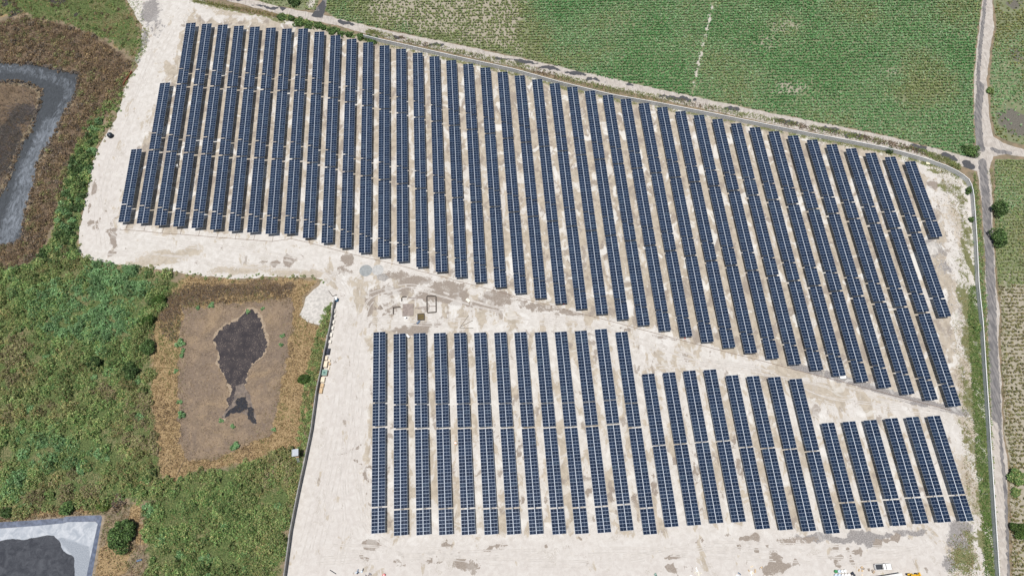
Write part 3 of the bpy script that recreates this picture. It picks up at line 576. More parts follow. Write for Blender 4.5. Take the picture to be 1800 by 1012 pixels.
# --- walls made of precast panels
def wall(root, pts, height, plen, mat, pname, postmat, thick=.14, postw=.26):
    pts = np.asarray(pts); seg = np.linalg.norm(np.diff(pts, axis=0), axis=1); cum = np.concatenate([[0], np.cumsum(seg)])
    k = int(round(cum[-1] / plen)); s_ = np.linspace(0, cum[-1], k + 1)
    q = np.stack([np.interp(s_, cum, pts[:, 0]), np.interp(s_, cum, pts[:, 1])], 1)
    L0 = cum[-1] / k
    mb = MB(); hz = height / 5
    for i in range(5): mb.box(0, 0, i * hz + .012, L0 - postw, thick, hz - .024)
    mb.box(0, 0, 0, L0 - postw - .02, thick - .05, height - .03)
    mb.box(0, 0, height - .008, L0 - postw - .03, thick + .12, .07)
    pm = mb.mesh(pname, mat); qm = MB().box(0, 0, 0, postw, postw, height + .08).box(0, 0, height + .083, postw + .06, postw + .06, .06).mesh("wall_post", postmat)
    for i in range(k):
        c = (q[i] + q[i + 1]) / 2; d = q[i + 1] - q[i]; L = np.linalg.norm(d); a = math.atan2(d[1], d[0])
        o = link(pname, pm, root, (c[0], c[1], 0), a); o.scale = ((L - postw) / (L0 - postw), 1, 1)
        o = link("wall_post", qm, root, (q[i][0], q[i][1], 0), a)
    link("wall_post", qm, root, (q[k][0], q[k][1], 0), a)
WH = 2.3
wr = thing("perimeter_wall", "long pale concrete panel wall along the field road and down the right side of the solar farm", "wall")
wall(wr, G2(WALL_E, WH / 2), WH, 2.6, M_CONC, "wall_panel", M_CONC)
ww = thing("boundary_wall", "grey concrete panel wall between the pale yard and the dry grass basin", "wall")
wall(ww, G2(WALL_W, WH), WH, 2.6, M_BLOCK, "wall_panel", M_BLOCK, .24, .34)

# ================================================================== SOLAR TRACKERS
UT = [94.92, 129.32, 163.41, 162.32, 161.09, 159.78, 158.56, 157.36, 156.17, 155.57, 153.14, 150.34, 147.56, 144.95, 142.51, 139.93, 137.05, 134.36, 131.54, 128.86, 126.16, 123.12, 120.5, 117.81, 114.96, 112.37, 109.63, 106.76, 104.06, 101.2, 98.5, 95.75, 93.15, 90.47, 87.66, 85.01, 82.34, 79.57, 76.88, 73.95, 71.34, 68.52, 66.03, 63.16]
LB = [-65.12, -66.33, -66.71, -67.18, -67.69, -68.18, -68.67, -69.18, -69.69, -70.1, -70.29, -70.22, -71.88, -70.09, -70.15, -70.03, -70.2, -72.88, -73.73, -74.63, -75.9, -74.99, -75.07, -75.09, -75.02, -75.11, -75.31]
ROWP, SEAM, TGAP, PX, X2, PX2 = 1.15, .428, .662, 7.4292, 102.60, 7.4395
MW, ML, MT, CG = 2.175, 1.122, .04, .16
def module_mesh():
    fr = .034; hx, hy = MW / 2, ML / 2; mid = .022
    V = []; 
    for z in (0, MT):
        V += [(-hx, -hy, z), (hx, -hy, z), (hx, hy, z), (-hx, hy, z)]
    V += [(-hx + fr, -hy + fr, MT), (-mid, -hy + fr, MT), (mid, -hy + fr, MT), (hx - fr, -hy + fr, MT), (hx - fr, hy - fr, MT), (mid, hy - fr, MT), (-mid, hy - fr, MT), (-hx + fr, hy - fr, MT)]
    F_ = [(3, 2, 1, 0), (0, 1, 5, 4), (1, 2, 6, 5), (2, 3, 7, 6), (3, 0, 4, 7), (4, 5, 11, 10, 9, 8), (5, 6, 12, 11), (6, 7, 15, 14, 13, 12), (7, 4, 8, 15), (8, 9, 14, 15), (10, 11, 12, 13), (9, 10, 13, 14)]
    me = bpy.data.meshes.new("solar_module"); me.from_pydata(V, [], F_)
    for m_ in (M_FRAME, M_CELL, M_BACK): me.materials.append(m_)
    for i, p in enumerate(me.polygons): p.material_index = 0 if i < 9 else (1 if i < 11 else 2)
    me.update(); return me
MOD = module_mesh()
def make_tracker(left, right):
    """left / right: module counts above and below the seam, seen from the south end (y = 0)"""
    root = link("solar_tracker", None)
    tot = left[0] + left[1]; L = tot * ROWP + SEAM
    for side, (up, lowr) in ((-1, left), (1, right)):
        for k in range(tot):
            y = (k + .5) * ROWP + (SEAM if k >= lowr else 0)
            link("solar_module", MOD, root, (side * (CG + MW) / 2, y, PANEL_Z - MT))
    MB().cyl((0, -.12, PANEL_Z - .105), (0, L + .12, PANEL_Z - .105), .085, n=8).build("torque_tube", M_ZINC, root)
    npost = max(5, int(L / 5.2))
    pm = MB().box(0, -.07, 0, .13, .012, PANEL_Z - .16).box(0, .07, 0, .13, .012, PANEL_Z - .16).box(0, 0, 0, .012, .12, PANEL_Z - .16).mesh("post", M_POST)
    for i in range(npost):
        link("post", pm, root, (0, .8 + (L - 1.6) * i / (npost - 1), 0))
    ys = min(left[1], right[1]) * ROWP + SEAM / 2
    MB().box(.24, ys, PANEL_Z - .62, .26, .2, .34).cyl((.24, ys, PANEL_Z - .45), (.24, ys + .5, PANEL_Z - .45), .08).build("drive_motor", M_BLACKBOX, root)
    return root
ONES = ["", "first", "second", "third", "fourth", "fifth", "sixth", "seventh", "eighth", "ninth", "tenth", "eleventh", "twelfth", "thirteenth", "fourteenth", "fifteenth", "sixteenth", "seventeenth", "eighteenth", "nineteenth"]
TENS = {2: ("twentieth", "twenty"), 3: ("thirtieth", "thirty"), 4: ("fortieth", "forty")}
def nth(n): return ONES[n] if n < 20 else (TENS[n // 10][0] if n % 10 == 0 else TENS[n // 10][1] + "-" + ONES[n % 10])
protoU = make_tracker((23, 7), (24, 6)); protoL = make_tracker((23, 7), (23, 7)); protoM = make_tracker((22, 23), (22, 23))
used = set()
def place(proto, x, y, label):
    o = proto if proto.name not in used else copy_tree(proto)
    used.add(proto.name)
    o.location = (x, y, 0); o.rotation_euler = (0, math.radians(random.uniform(-.7, .7)), 0)
    tag(o, label, "solar panel", "rows of solar trackers")
L30 = 30 * ROWP + SEAM
NT_ = [1, 2] + [3] * 40 + [2, 1]
for i in range(44):
    for k in range(NT_[i]):
        y = UT[i] - L30 - k * (L30 + TGAP)
        if NT_[i] == 3: w_ = ("top", "middle", "bottom")[k]
        elif NT_[i] == 2: w_ = ("top", "bottom")[k]
        else: w_ = "only"
        rowname = "leftmost row" if i == 0 else ("rightmost row" if i == 43 else nth(i + 1) + " row from the left")
        place(protoU, i * PX, y, f"blue solar table, {w_} one of the {rowname}, upper block")
for j in range(27):
    x = X2 + j * PX2
    if j < 13:
        for k in range(2):
            place(protoL, x, LB[j] + k * (L30 + TGAP), f"blue solar table, {('bottom', 'top')[k]} half of the {'leftmost row' if j == 0 else nth(j + 1) + ' row from the left'}, lower block")
    elif j < 21:
        place(protoM, x, LB[j], f"long blue solar table, the whole {nth(j + 1)} row from the left, lower block")
    else:
        place(protoL, x, LB[j], f"short blue solar table, the {'rightmost row' if j == 26 else nth(j + 1) + ' row from the left'}, lower block")

# conduit that joins the lower ends of the upper rows
m = MB(); pts = []
for i in range(44):
    if i < 42: pts.append((i * PX - .3, UT[i] - NT_[i] * L30 - (NT_[i] - 1) * TGAP - (2.2 if i < 9 else .9)))
pts = [(pts[0][0] - 2.3, pts[0][1])] + pts
for a, b in zip(pts[:-1], pts[1:]): m.cyl((*a, .07), (*b, .07), .08, n=6)
for p in pts[1:14]: m.cyl((p[0], p[1], .07), (p[0] + .3, p[1] + 2.4, .07), .06, n=6)
tag(m.build("cable_conduit", M_CONDUIT), "thin brown cable conduit running along the lower ends of the upper panel rows", "conduit")

# ================================================================== VEGETATION
def leaf_cloud(name, P, size, col, up=.55, aspect=1.4, parent=None):
    """one mesh of leaf-sized faces; P centres, size metres, col leaf colours"""
    n = len(P); P = np.asarray(P)
    nrm = rng.normal(size=(n, 3)); nrm[:, 2] = np.abs(nrm[:, 2]) + up; nrm /= np.linalg.norm(nrm, axis=1)[:, None]
    a = np.cross(nrm, rng.normal(size=(n, 3))); a /= np.linalg.norm(a, axis=1)[:, None]; b = np.cross(nrm, a)
    s = np.broadcast_to(np.asarray(size, float), (n,))[:, None]
    V = np.stack([P - a * s * aspect / 2, P - b * s / 2 * .8, P + a * s * aspect / 2, P + b * s / 2], 1).reshape(-1, 3)
    V[:, 2] = np.maximum(V[:, 2], .03)
    F_ = np.arange(4 * n).reshape(n, 4)
    return mesh_from(name, V, F_, [M_LEAF], col=np.repeat(col, 4, 0))
def pal(n, cols, var=.25):
    cols = np.asarray(cols); k = rng.integers(0, len(cols), n); c = cols[k] * (1 + rng.uniform(-var, var, (n, 1)))
    return np.clip(c * (1 + rng.uniform(-.08, .08, (n, 3))), .004, 1)
def scatter(poly_px, n, clip=None, dens=None):
    poly = G2(poly_px); lo, hi = poly.min(0), poly.max(0); out = np.zeros((0, 2))
    while len(out) < n:
        q = rng.uniform(lo, hi, (n * 3, 2)); q = q[inside(q, poly)]
        if dens is not None: q = q[rng.uniform(size=len(q)) < dens(q)]
        if clip is not None: q = q[~inside(q, clip)]
        out = np.vstack([out, q])
        if len(q) == 0: break
    return out[:n]
GREENS = [(0.138, 0.233, 0.072), (0.179, 0.29, 0.094), (0.227, 0.332, 0.122), (0.106, 0.191, 0.061), (0.292, 0.349, 0.129), (0.082, 0.142, 0.043), (0.373, 0.383, 0.157)]
BLUEGREENS = [(0.135, 0.265, 0.109), (0.179, 0.327, 0.144), (0.224, 0.373, 0.171), (0.113, 0.217, 0.089), (0.284, 0.42, 0.205), (0.149, 0.248, 0.096)]
OLIVES = [(0.211, 0.245, 0.092), (0.29, 0.305, 0.118), (0.158, 0.194, 0.065), (0.37, 0.356, 0.158), (0.132, 0.164, 0.056), (0.264, 0.275, 0.131)]
DRYS = [(.20, .14, .09), (.27, .19, .115), (.14, .10, .07), (.10, .075, .06), (.32, .23, .14), (.17, .13, .085)]
GREYS = [(.16, .135, .115), (.22, .185, .155), (.10, .085, .08), (.27, .23, .19)]
_S = 0
STRAWS = [(.34, .24, .12), (.42, .31, .17), (.28, .19, .10), (.22, .15, .085)]
DEEP = [(0.046, 0.083, 0.028), (0.063, 0.115, 0.037), (0.086, 0.144, 0.048), (0.034, 0.067, 0.023), (0.115, 0.167, 0.063)]
YELLOWG = [(.20, .20, .055), (.25, .24, .08), (.15, .17, .05)]
def bush_points(n, r, h, flat=.6):
    d = rng.normal(size=(n, 3)); d[:, 2] = np.abs(d[:, 2]); d /= np.linalg.norm(d, axis=1)[:, None]
    rad = rng.uniform(.55, 1.0, (n, 1)) ** .5
    lump = 1 + .35 * np.sin(d[:, :1] * 5 + rng.uniform(0, 6)) * np.cos(d[:, 1:2] * 4 + rng.uniform(0, 6))
    return d * rad * lump * np.array([r, r, h])
def thicket(name, centres, rfun, palettes, per, leaf, tonefn=None, spiky=0.0):
    """many low bushes growing into each other, read as one mass"""
    Ps = []; Cs = []
    tone = fbm(centres[:, 0] * .06, centres[:, 1] * .06, 77, 4)
    tone = (tone - .5) * 1.7 + .5
    if tonefn is not None: tone = tone + tonefn(centres)
    for i, c in enumerate(centres):
        r = rfun(); k = max(8, int(per * r * r)); q = bush_points(k, r, r * rng.uniform(.6, 1.5)); q[:, :2] += c
        if spiky: q[:, :2] += rng.normal(0, spiky, (k, 2)); q[:, 2] *= rng.uniform(.5, 1.3)
        f = tone[i] + rng.uniform(-.15, .15); pi = min(len(palettes) - 1, max(0, int(f * len(palettes))))
        Ps.append(q); Cs.append(pal(k, palettes[pi], .3) * rng.uniform(.7, 1.35))
    P = np.vstack(Ps); C = np.vstack(Cs)
    return tag(link(name, leaf_cloud(name, P, rng.uniform(leaf * .6, leaf * 1.4, len(P)), C)), kind='stuff')
# tall grass and dry straw as blades
def blades(name, centres, hgt, palettes, wid=.13, per=5, spread=.35):
    n = len(centres) * per; c = np.repeat(centres, per, 0) + rng.normal(0, spread, (len(centres) * per, 2))
    h = rng.uniform(hgt * .5, hgt * 1.2, n); an = rng.uniform(0, 2 * math.pi, n); lean = rng.uniform(.35, 1.1, n) * h
    dx, dy = np.cos(an), np.sin(an); wx, wy = -dy * wid, dx * wid
    z0 = np.full(n, .02); b = np.stack([c[:, 0], c[:, 1], z0], 1); tip = b + np.stack([dx * lean, dy * lean, h], 1)
    wv = np.stack([wx, wy, 0 * wx], 1)
    V = np.stack([b - wv, b + wv, tip + wv * .35, tip - wv * .35], 1).reshape(-1, 3)
    tone = fbm(c[:, 0] * .09, c[:, 1] * .09, 91) + rng.uniform(-.15, .15, n)
    C = np.zeros((n, 3)); pi = np.clip(((tone - .25) * 2 * len(palettes)).astype(int), 0, len(palettes) - 1)
    for k in range(len(palettes)):
        s_ = pi == k; C[s_] = pal(int(s_.sum()), palettes[k], .25)
    return tag(link(name, mesh_from(name, V, np.arange(4 * n).reshape(n, 4), [M_LEAF], col=np.repeat(C, 4, 0))), kind='stuff')
YC = yard_poly
RUST = [(.26, .205, .125), (.32, .26, .16), (.20, .18, .10)]
SCR = [RUST + OLIVES[:2], STRAWS[:1] + OLIVES, OLIVES + GREENS, OLIVES + GREENS, GREENS, BLUEGREENS + GREENS, BLUEGREENS]
def toneA(P):
    return .62 * blobs(P, [(200, 505, 95, 50, .9), (110, 560, 60, 40, .45), (60, 780, 50, 26, .5), (20, 860, 30, 30, .5), (230, 560, 30, 40, .5)]) - .55 * blobs(P, [(150, 845, 60, 26, 1), (100, 715, 40, 20, .7), (240, 770, 40, 24, .6), (35, 610, 40, 26, .6), (30, 730, 40, 16, .6), (180, 690, 26, 16, .5), (120, 870, 80, 12, .9)])
def densA(P): return np.clip(1.15 - .75 * blobs(P, [(150, 845, 50, 22, 1), (120, 880, 90, 8, 1), (100, 715, 30, 14, .6)]) - .9 * np.clip(fbm(P[:, 0] * .11, P[:, 1] * .11, 14) * 2.6 - 1.45, 0, 1), .05, 1)
thicket("green_scrub", scatter(GREEN_A, 2500, YC, densA), lambda: rng.choice([rng.uniform(.35, .8), rng.uniform(.8, 1.5), rng.uniform(1.5, 2.6)], p=[.45, .36, .19]), SCR, 95, .31, toneA)
def densB(P): return np.clip(1.2 - 1.4 * np.clip(fbm(P[:, 0] * .10, P[:, 1] * .10, 24) * 2.6 - 1.25, 0, 1), .04, 1)
thicket("green_scrub", scatter(GREEN_B, 950, YC, densB), lambda: rng.choice([rng.uniform(.35, .8), rng.uniform(.8, 1.5), rng.uniform(1.5, 2.6)], p=[.45, .36, .19]), SCR[:5], 95, .31, lambda P: .12 + .3 * blobs(P, [(310, 890, 30, 50, .7), (490, 960, 14, 60, .8)]) - .4 * blobs(P, [(470, 830, 50, 20, .8), (440, 880, 30, 20, .5)]))
thicket("green_scrub", scatter(GREEN_C, 330, YC), lambda: rng.uniform(.7, 1.6), [GREENS, DEEP, BLUEGREENS, GREENS], 90, .36)
thicket("dead_scrub", scatter(BROWN_A, 1300, YC), lambda: rng.uniform(.4, 1.3), [DRYS, GREYS + DRYS, DRYS + STRAWS[:2], OLIVES + DRYS, DRYS, DRYS + STRAWS], 80, .30, lambda P: .5 * blobs(P, [(190, 190, 26, 60, .6), (120, 330, 20, 60, .6)]) * 0, .35)
blades('dead_scrub', scatter(BROWN_A, 3600, YC), .9, [DRYS, GREYS, DRYS, STRAWS + DRYS, GREYS + DRYS, DRYS], .09, 4, .45)
_st = G2(STREAM); _e = []
for i in range(len(_st)):
    a, b = _st[i], _st[(i + 1) % len(_st)]; k = max(1, int(np.linalg.norm(b - a) / .55)); _e += [a + (b - a) * j / k + rng.normal(0, .55, 2) for j in range(k)]
thicket("dead_scrub", np.array(_e), lambda: rng.uniform(.35, .85), [GREYS, DRYS, GREYS, DRYS], 110, .28)
thicket("green_scrub", scatter(GRASS_N, 420, YC), lambda: rng.uniform(.3, 1.0), [GREENS, OLIVES, DRYS, GREENS, OLIVES], 100, .28)
basin_w = G2(BASIN)
blades('green_grass', scatter(GREEN_A, 5200, YC), .5, [STRAWS + OLIVES, GREENS, BLUEGREENS, GREENS, OLIVES + GREENS], .11, 3, .5)
blades('green_grass', scatter(GREEN_B, 2300, YC), .5, [GREENS, STRAWS + OLIVES, GREENS, OLIVES + GREENS], .11, 3, .5)
_ye = G2(YARD[2:28]); _pp = []
for a, b in zip(_ye[:-1], _ye[1:]):
    k = max(1, int(np.linalg.norm(b - a) / .7)); _pp += [a + (b - a) * j / k + rng.normal(0, .7, 2) for j in range(k) if rng.uniform() < .55]
thicket('weed_strip', np.array(_pp), lambda: rng.uniform(.2, .75), [STRAWS + OLIVES, OLIVES, GREENS, OLIVES, GREENS], 110, .26)
blades("dry_grass", scatter(STRAW, 5200, basin_w), .42, [DRYS, STRAWS, STRAWS, STRAWS, OLIVES], .10, 4)
_bp = G2(BASIN); _q = []
for i in range(len(_bp)):
    a, b = _bp[i], _bp[(i + 1) % len(_bp)]; k = max(1, int(np.linalg.norm(b - a) / .12)); _q += [a + (b - a) * j / k + rng.normal(0, 1.5, 2) for j in range(k)]
blades('dry_grass', np.array(_q), .3, [DRYS, STRAWS, DRYS, OLIVES + DRYS, STRAWS], .09, 3)
blades('dry_grass', scatter([(278, 560), (290, 520), (330, 498), (430, 505), (520, 500), (510, 522), (435, 530), (387, 533), (321, 542), (312, 600), (285, 590)], 1500), .45, [DRYS, GREYS, DRYS, DRYS + GREYS], .11, 4)
blades("dry_grass", scatter(BASIN, 2600, G2(SLUDGE)), .25, [GREYS, DRYS, DRYS, STRAWS], .06, 3)
blades("green_grass", scatter(GRASS_N, 2800, YC), .6, [STRAWS, GREENS, GREENS, OLIVES, DRYS], .12, 4)
blades("dry_reeds", scatter(ISLAND, 900), 1.4, [GREYS, GREYS, DRYS], .05, 5)
blades("dry_grass", scatter([(190, 880), (240, 885), (256, 900), (258, 1000), (256, 1070), (160, 1070), (176, 960), (184, 905)], 1100), .5, [STRAWS, STRAWS, DRYS, OLIVES], .09, 4)
blades("dry_grass", scatter([(-80, 893), (110, 888), (190, 885), (182, 904), (110, 909), (-80, 922)], 900), .6, [STRAWS, DRYS, OLIVES], .09, 4)
thicket("weed_strip", scatter(STRIP_W, 330), lambda: rng.uniform(.4, 1.0), [OLIVES, GREENS, OLIVES, GREENS], 80, .3)
thicket('green_scrub', scatter([(215, 130), (236, 112), (224, 160), (192, 225), (160, 250), (132, 300), (116, 300), (146, 225), (185, 175)], 190, YC), lambda: rng.uniform(.35, 1.1), [OLIVES, OLIVES + STRAWS[:2], GREENS, OLIVES], 95, .3)
thicket('green_scrub', scatter([(110, 300), (128, 290), (120, 360), (104, 420), (84, 440), (96, 370)], 90, YC), lambda: rng.uniform(.35, 1.1), [OLIVES, OLIVES + STRAWS[:2], OLIVES], 95, .3)
blades('yard_grass', scatter([(1668, 940), (1712, 930), (1722, 1070), (1662, 1070)], 420), .3, [OLIVES, STRAWS, GREENS], .10, 4)
blades('yard_grass', scatter([(1672, 560), (1700, 560), (1716, 760), (1722, 900), (1700, 900), (1690, 730)], 600), .25, [OLIVES, STRAWS, OLIVES], .09, 4)
# reed fan lying over the stream
c0 = G(60, 192); m = MB(); isl = scatter([(-20, 200), (30, 180), (64, 182), (52, 225), (30, 250), (16, 300), (4, 330), (-20, 340)], 520)
for k in range(560):
    a = rng.uniform(math.radians(150), math.radians(265)); L = rng.uniform(1.5, 4.5)
    s0 = isl[k - 40] if k >= 40 else c0[:2] + rng.normal(0, .7, 2)
    if k < 40: a = rng.uniform(math.radians(95), math.radians(300)); L = rng.uniform(2.5, 7.0)
    m.cyl((s0[0], s0[1], .15), (s0[0] + L * math.cos(a), s0[1] + L * math.sin(a), rng.uniform(.1, .9)), .055, .02, 4, False)
tag(m.build("dead_brush", plain("grey_dead_twigs", (.15, .13, .125), .95, .4, 2)), "mass of grey dead branches fanned out on the island in the dark stream", "dead brush")
c0 = G(122, 425); m = MB()
for k in range(40):
    t_ = rng.uniform(0, 1); s0 = G(128 - 46 * t_, 395 + 62 * t_)[:2] + rng.normal(0, .7, 2); a = rng.uniform(0, 6.28); L = rng.uniform(1, 3.2)
    m.cyl((s0[0], s0[1], .4), (s0[0] + L * math.cos(a), s0[1] + L * math.sin(a), rng.uniform(.2, 1.0)), .06, .02, 4, False)
tag(m.build("dead_brush", plain("pale_dead_twigs", (.24, .20, .165), .95, .4, 2)), "pale dry branches piled beside the small dark pool near the yard corner", "dead brush")

# --- crops
def crop(poly_px, gap, step, ang, dens, palettes, hgt, per, size, dry=None, name="crop_rows", clip=None):
    poly = G2(poly_px); lo, hi = poly.min(0) - 5, poly.max(0) + 5; c = (lo + hi) / 2; R = np.linalg.norm(hi - lo) / 2
    u = np.arange(-R, R, step); v = np.arange(-R, R, gap); U, W_ = np.meshgrid(u, v); q = np.stack([U.ravel(), W_.ravel()], 1)
    q = q + np.stack([rng.uniform(-.5, .5, len(q)) * step, rng.normal(0, gap * .15, len(q))], 1)
    ca, sa = math.cos(ang), math.sin(ang); q = np.stack([q[:, 0] * ca - q[:, 1] * sa, q[:, 0] * sa + q[:, 1] * ca], 1) + c
    q = q[inside(q, poly)]; q = q[rng.uniform(size=len(q)) < dens(q)]
    n = len(q) * per; P = np.repeat(q, per, 0) + rng.normal(0, .16, (len(q) * per, 2))
    z = rng.uniform(.15, hgt, n)
    tone = fbm(P[:, 0] * .035, P[:, 1] * .035, 55) + rng.uniform(-.12, .12, n)
    if dry is not None: tone = tone * (1 - dry(P)) + dry(P) * 1.0
    pi = np.clip(((tone - .25) * 2 * len(palettes)).astype(int), 0, len(palettes) - 1); C = np.zeros((n, 3))
    for k in range(len(palettes)):
        s_ = pi == k; C[s_] = pal(int(s_.sum()), palettes[k], .3)
    return tag(link(name, leaf_cloud(name, np.column_stack([P, z]), rng.uniform(size * .6, size * 1.4, n), C, up=.5, aspect=2.2)), kind='stuff')
CR1 = [(0.108, 0.269, 0.092), (0.155, 0.333, 0.131), (0.209, 0.37, 0.162), (0.086, 0.216, 0.069)]
CR2 = [(0.148, 0.297, 0.111), (0.215, 0.356, 0.156), (0.297, 0.416, 0.237)]
CR3 = [(0.189, 0.253, 0.095), (0.24, 0.292, 0.113), (0.304, 0.316, 0.152)]
CR4 = [(.24, .22, .10), (.30, .26, .13), (.16, .16, .06), (.20, .185, .09)]
path_f = G2([(1258, -60), (1254, 0), (1245, 45), (1236, 80), (1228, 110), (1222, 140), (1216, 163)])
def d1(P):
    d = 1.1 - .6 * f_zone(P)[:, 1]; d = d * np.clip((segdist(P, path_f) - .15) / .8, .08, 1)
    return d * np.clip(.6 + .9 * fbm(P[:, 0] * .07, P[:, 1] * .07, 12), 0, 1)
crop(FIELD, 1.5, .5, math.radians(-3.5), d1, [CR1, CR1, CR2, CR2, CR3], .85, 8, .40,
     dry=lambda P: .75 * soft(P, [(640, -60), (650, 30), (670, 50), (925, 100), (930, 0), (900, -60)], 14, 4))
crop(FIELD_E1, 1.4, .6, math.radians(-4), lambda P: np.clip(.75 - .8 * blobs(P, [(1785, 215, 30, 28, 1), (1780, 10, 20, 10, .8)]), .08, 1), [CR2, YELLOWG, CR3, YELLOWG, CR4], .6, 6, .42)
crop(FIELD_E2, 1.4, .6, math.radians(-3), lambda P: np.clip(1.0 - .3 * soft(P, [(1700, 470), (1990, 470), (1990, 1100), (1700, 1100)], 16, 4), .1, 1), [CR2, CR3, CR3, CR4], .6, 6, .42,
     dry=lambda P: .85 * soft(P, [(1700, 480), (1990, 480), (1990, 1100), (1700, 1100)], 20, 5) * np.clip(fbm(P[:, 0] * .06, P[:, 1] * .06, 5) * 2.4 - .2, 0, 1))
crop(FIELD_W, 1.5, .5, math.radians(-3.5), lambda P: np.full(len(P), .7), [CR2, CR3, CR3], .7, 3, .4)
blades('verge_grass', scatter([(1712, 300), (1717, 320), (1722, 380), (1728, 440), (1732, 520), (1736, 600), (1739, 680), (1742, 760), (1746, 860), (1755, 1010), (1760, 1075), (1757, 1075), (1749, 1000), (1742, 884), (1737, 784), (1733, 731), (1728, 656), (1722, 568), (1716, 503), (1712, 428), (1709, 350)], 1300), .5, [GREENS, CR2, OLIVES, GREENS], .14, 5)
blades('verge_grass', scatter([(1738, 300), (1745, 345), (1748, 430), (1753, 510), (1760, 545), (1757, 606), (1762, 680), (1766, 756), (1773, 809), (1775, 909), (1778, 1009), (1790, 1009), (1786, 800), (1772, 680), (1766, 545), (1756, 430), (1750, 345), (1745, 290)], 700), .35, [STRAWS, OLIVES, CR3], .10, 4)
VERGE = ribbon((G2(WALL_E[:16], 0) + 0), 2.3)[:16]
blades("verge_grass", np.vstack([G2(WALL_E[:16])[int(k)] * (1 - (k % 1)) + G2(WALL_E[:16])[min(15, int(k) + 1)] * (k % 1) + np.array([0.35, 1]) * rng.uniform(2.0, 4.6) for k in rng.uniform(0, 15, 2600)]), .45, [OLIVES, OLIVES, GREENS, DRYS], .12, 5)
blades("yard_grass", scatter([(1704, 500), (1716, 505), (1722, 580), (1728, 660), (1732, 740), (1736, 800), (1742, 890), (1748, 1000), (1752, 1070), (1730, 1070), (1729, 950), (1720, 860), (1713, 760), (1707, 660), (1702, 570)], 2600), .4, [[(.12, .20, .055), (.16, .24, .075)], [(.19, .26, .085), (.24, .28, .11)], [(.10, .17, .05), (.15, .23, .07)], GREENS], .13, 5)
blades("yard_grass", scatter([(1685, 520), (1700, 500), (1704, 660), (1714, 860), (1722, 1070), (1660, 1070), (1690, 900), (1690, 740)], 420), .3, [OLIVES, OLIVES, STRAWS], .10, 4)
blades("yard_grass", scatter([(1640, 292), (1690, 320), (1700, 360), (1705, 480), (1690, 500), (1685, 400), (1660, 330)], 330), .3, [OLIVES, YELLOWG, STRAWS], .10, 4)
blades("yard_grass", np.vstack([G2(WALL_E[:16])[int(k)] * (1 - (k % 1)) + G2(WALL_E[:16])[min(15, int(k) + 1)] * (k % 1) - np.array([0.35, 1]) * rng.uniform(.6, 2.6) for k in rng.uniform(0, 15, 700)]), .35, [OLIVES, YELLOWG, GREENS], .10, 4)
# rubble along the east edge
sp_ = np.vstack([scatter([(1640, 330), (1690, 340), (1698, 420), (1690, 520), (1650, 480), (1640, 440)], 260), scatter([(1655, 480), (1690, 520), (1700, 700), (1670, 600)], 120), blob_pts] if False else [scatter([(1640, 330), (1690, 340), (1698, 420), (1690, 520), (1650, 480), (1640, 440)], 300), scatter([(1655, 480), (1690, 520), (1700, 700), (1670, 600)], 130), scatter([(1620, 425), (1655, 425), (1660, 450), (1630, 455)], 160)])
m = MB()
for p in sp_:
    r = rng.uniform(.12, .42) if rng.uniform() < .9 else rng.uniform(.4, .7); m.box(p[0], p[1], 0, r * 1.4, r, r * .6, rng.uniform(0, 3), .6)
tag(m.build("rubble_stones", M_RUBBLE), kind='stuff')

# --- single bushes and trees
def foliage_mesh(name, r, h, n, cols, leaf, base=0.0, lobes=7):
    Ps = []; Cs = []
    for k in range(lobes):
        a = 2 * math.pi * k / lobes + rng.uniform(-.4, .4); rr = r * rng.uniform(.3, .85) if k else 0
        c = np.array([rr * math.cos(a), rr * math.sin(a), base + h * rng.uniform(.25, .55)]); lr = r * rng.uniform(.22, .58)
        d = rng.normal(size=(n // lobes, 3)); d /= np.linalg.norm(d, axis=1)[:, None]
        q = c + d * rng.uniform(.45, 1.08, (len(d), 1)) ** .6 * np.array([lr * rng.uniform(.8, 1.3), lr, h * rng.uniform(.3, .45)])
        q[:, 2] = np.maximum(q[:, 2], .05); Ps.append(q); Cs.append(pal(len(q), cols, .3) * rng.uniform(.8, 1.25))
    P = np.vstack(Ps)
    return leaf_cloud(name, P, rng.uniform(leaf * .6, leaf * 1.5, len(P)), np.vstack(Cs), up=.35)
def tree(px, py, r, h, cols, label, name="tree", cat="tree", n=2600, leaf=.34, group=None, trunk=True):
    c = G(px, py); root = thing(name, label, cat, (c[0], c[1], 0), rng.uniform(0, 6), group)
    m = MB(); th = h * .45
    m.cyl((0, 0, -.05), (.05, .03, th), r * .075 + .03, r * .05 + .02, 7)
    for k in range(5):
        a = 2 * math.pi * k / 5 + rng.uniform(-.3, .3); m.cyl((.05, .03, th * rng.uniform(.6, .95)), (r * .6 * math.cos(a), r * .6 * math.sin(a), h * rng.uniform(.55, .8)), r * .035 + .012, .015, 5)
    m.build("trunk" if trunk else "stem", M_BARK, root)
    link("crown" if trunk else "foliage", foliage_mesh("crown", r, h, n, cols, leaf, base=h * .12 if trunk else 0.0, lobes=12), root)
    return root
tree(219, 938, 4.7, 4.4, DEEP + GREENS[:2], "large dark round tree beside the corner of the scummy pond", n=9000, leaf=.36)
tree(121, 894, 2.6, 3.0, GREENS[:4] + DEEP, "small rounded green tree on the dry bank above the scummy pond", n=2600)
tree(186, 887, 2.2, 2.2, [(.10, .15, .03), (.13, .17, .045), (.07, .11, .03)], "bright green bush on the dry bank left of the large dark tree", n=1800, name="bush", cat="bush", trunk=False)
tree(208, 882, 2.4, 1.8, GREYS + DRYS, "grey brown withered bush beside the bright green bush above the pond", n=1500, name="bush", cat="bush", trunk=False)
tree(16, 900, 1.9, 2.2, DEEP, "dark bush at the left edge above the scummy pond", n=1500, name="bush", cat="bush", trunk=False)
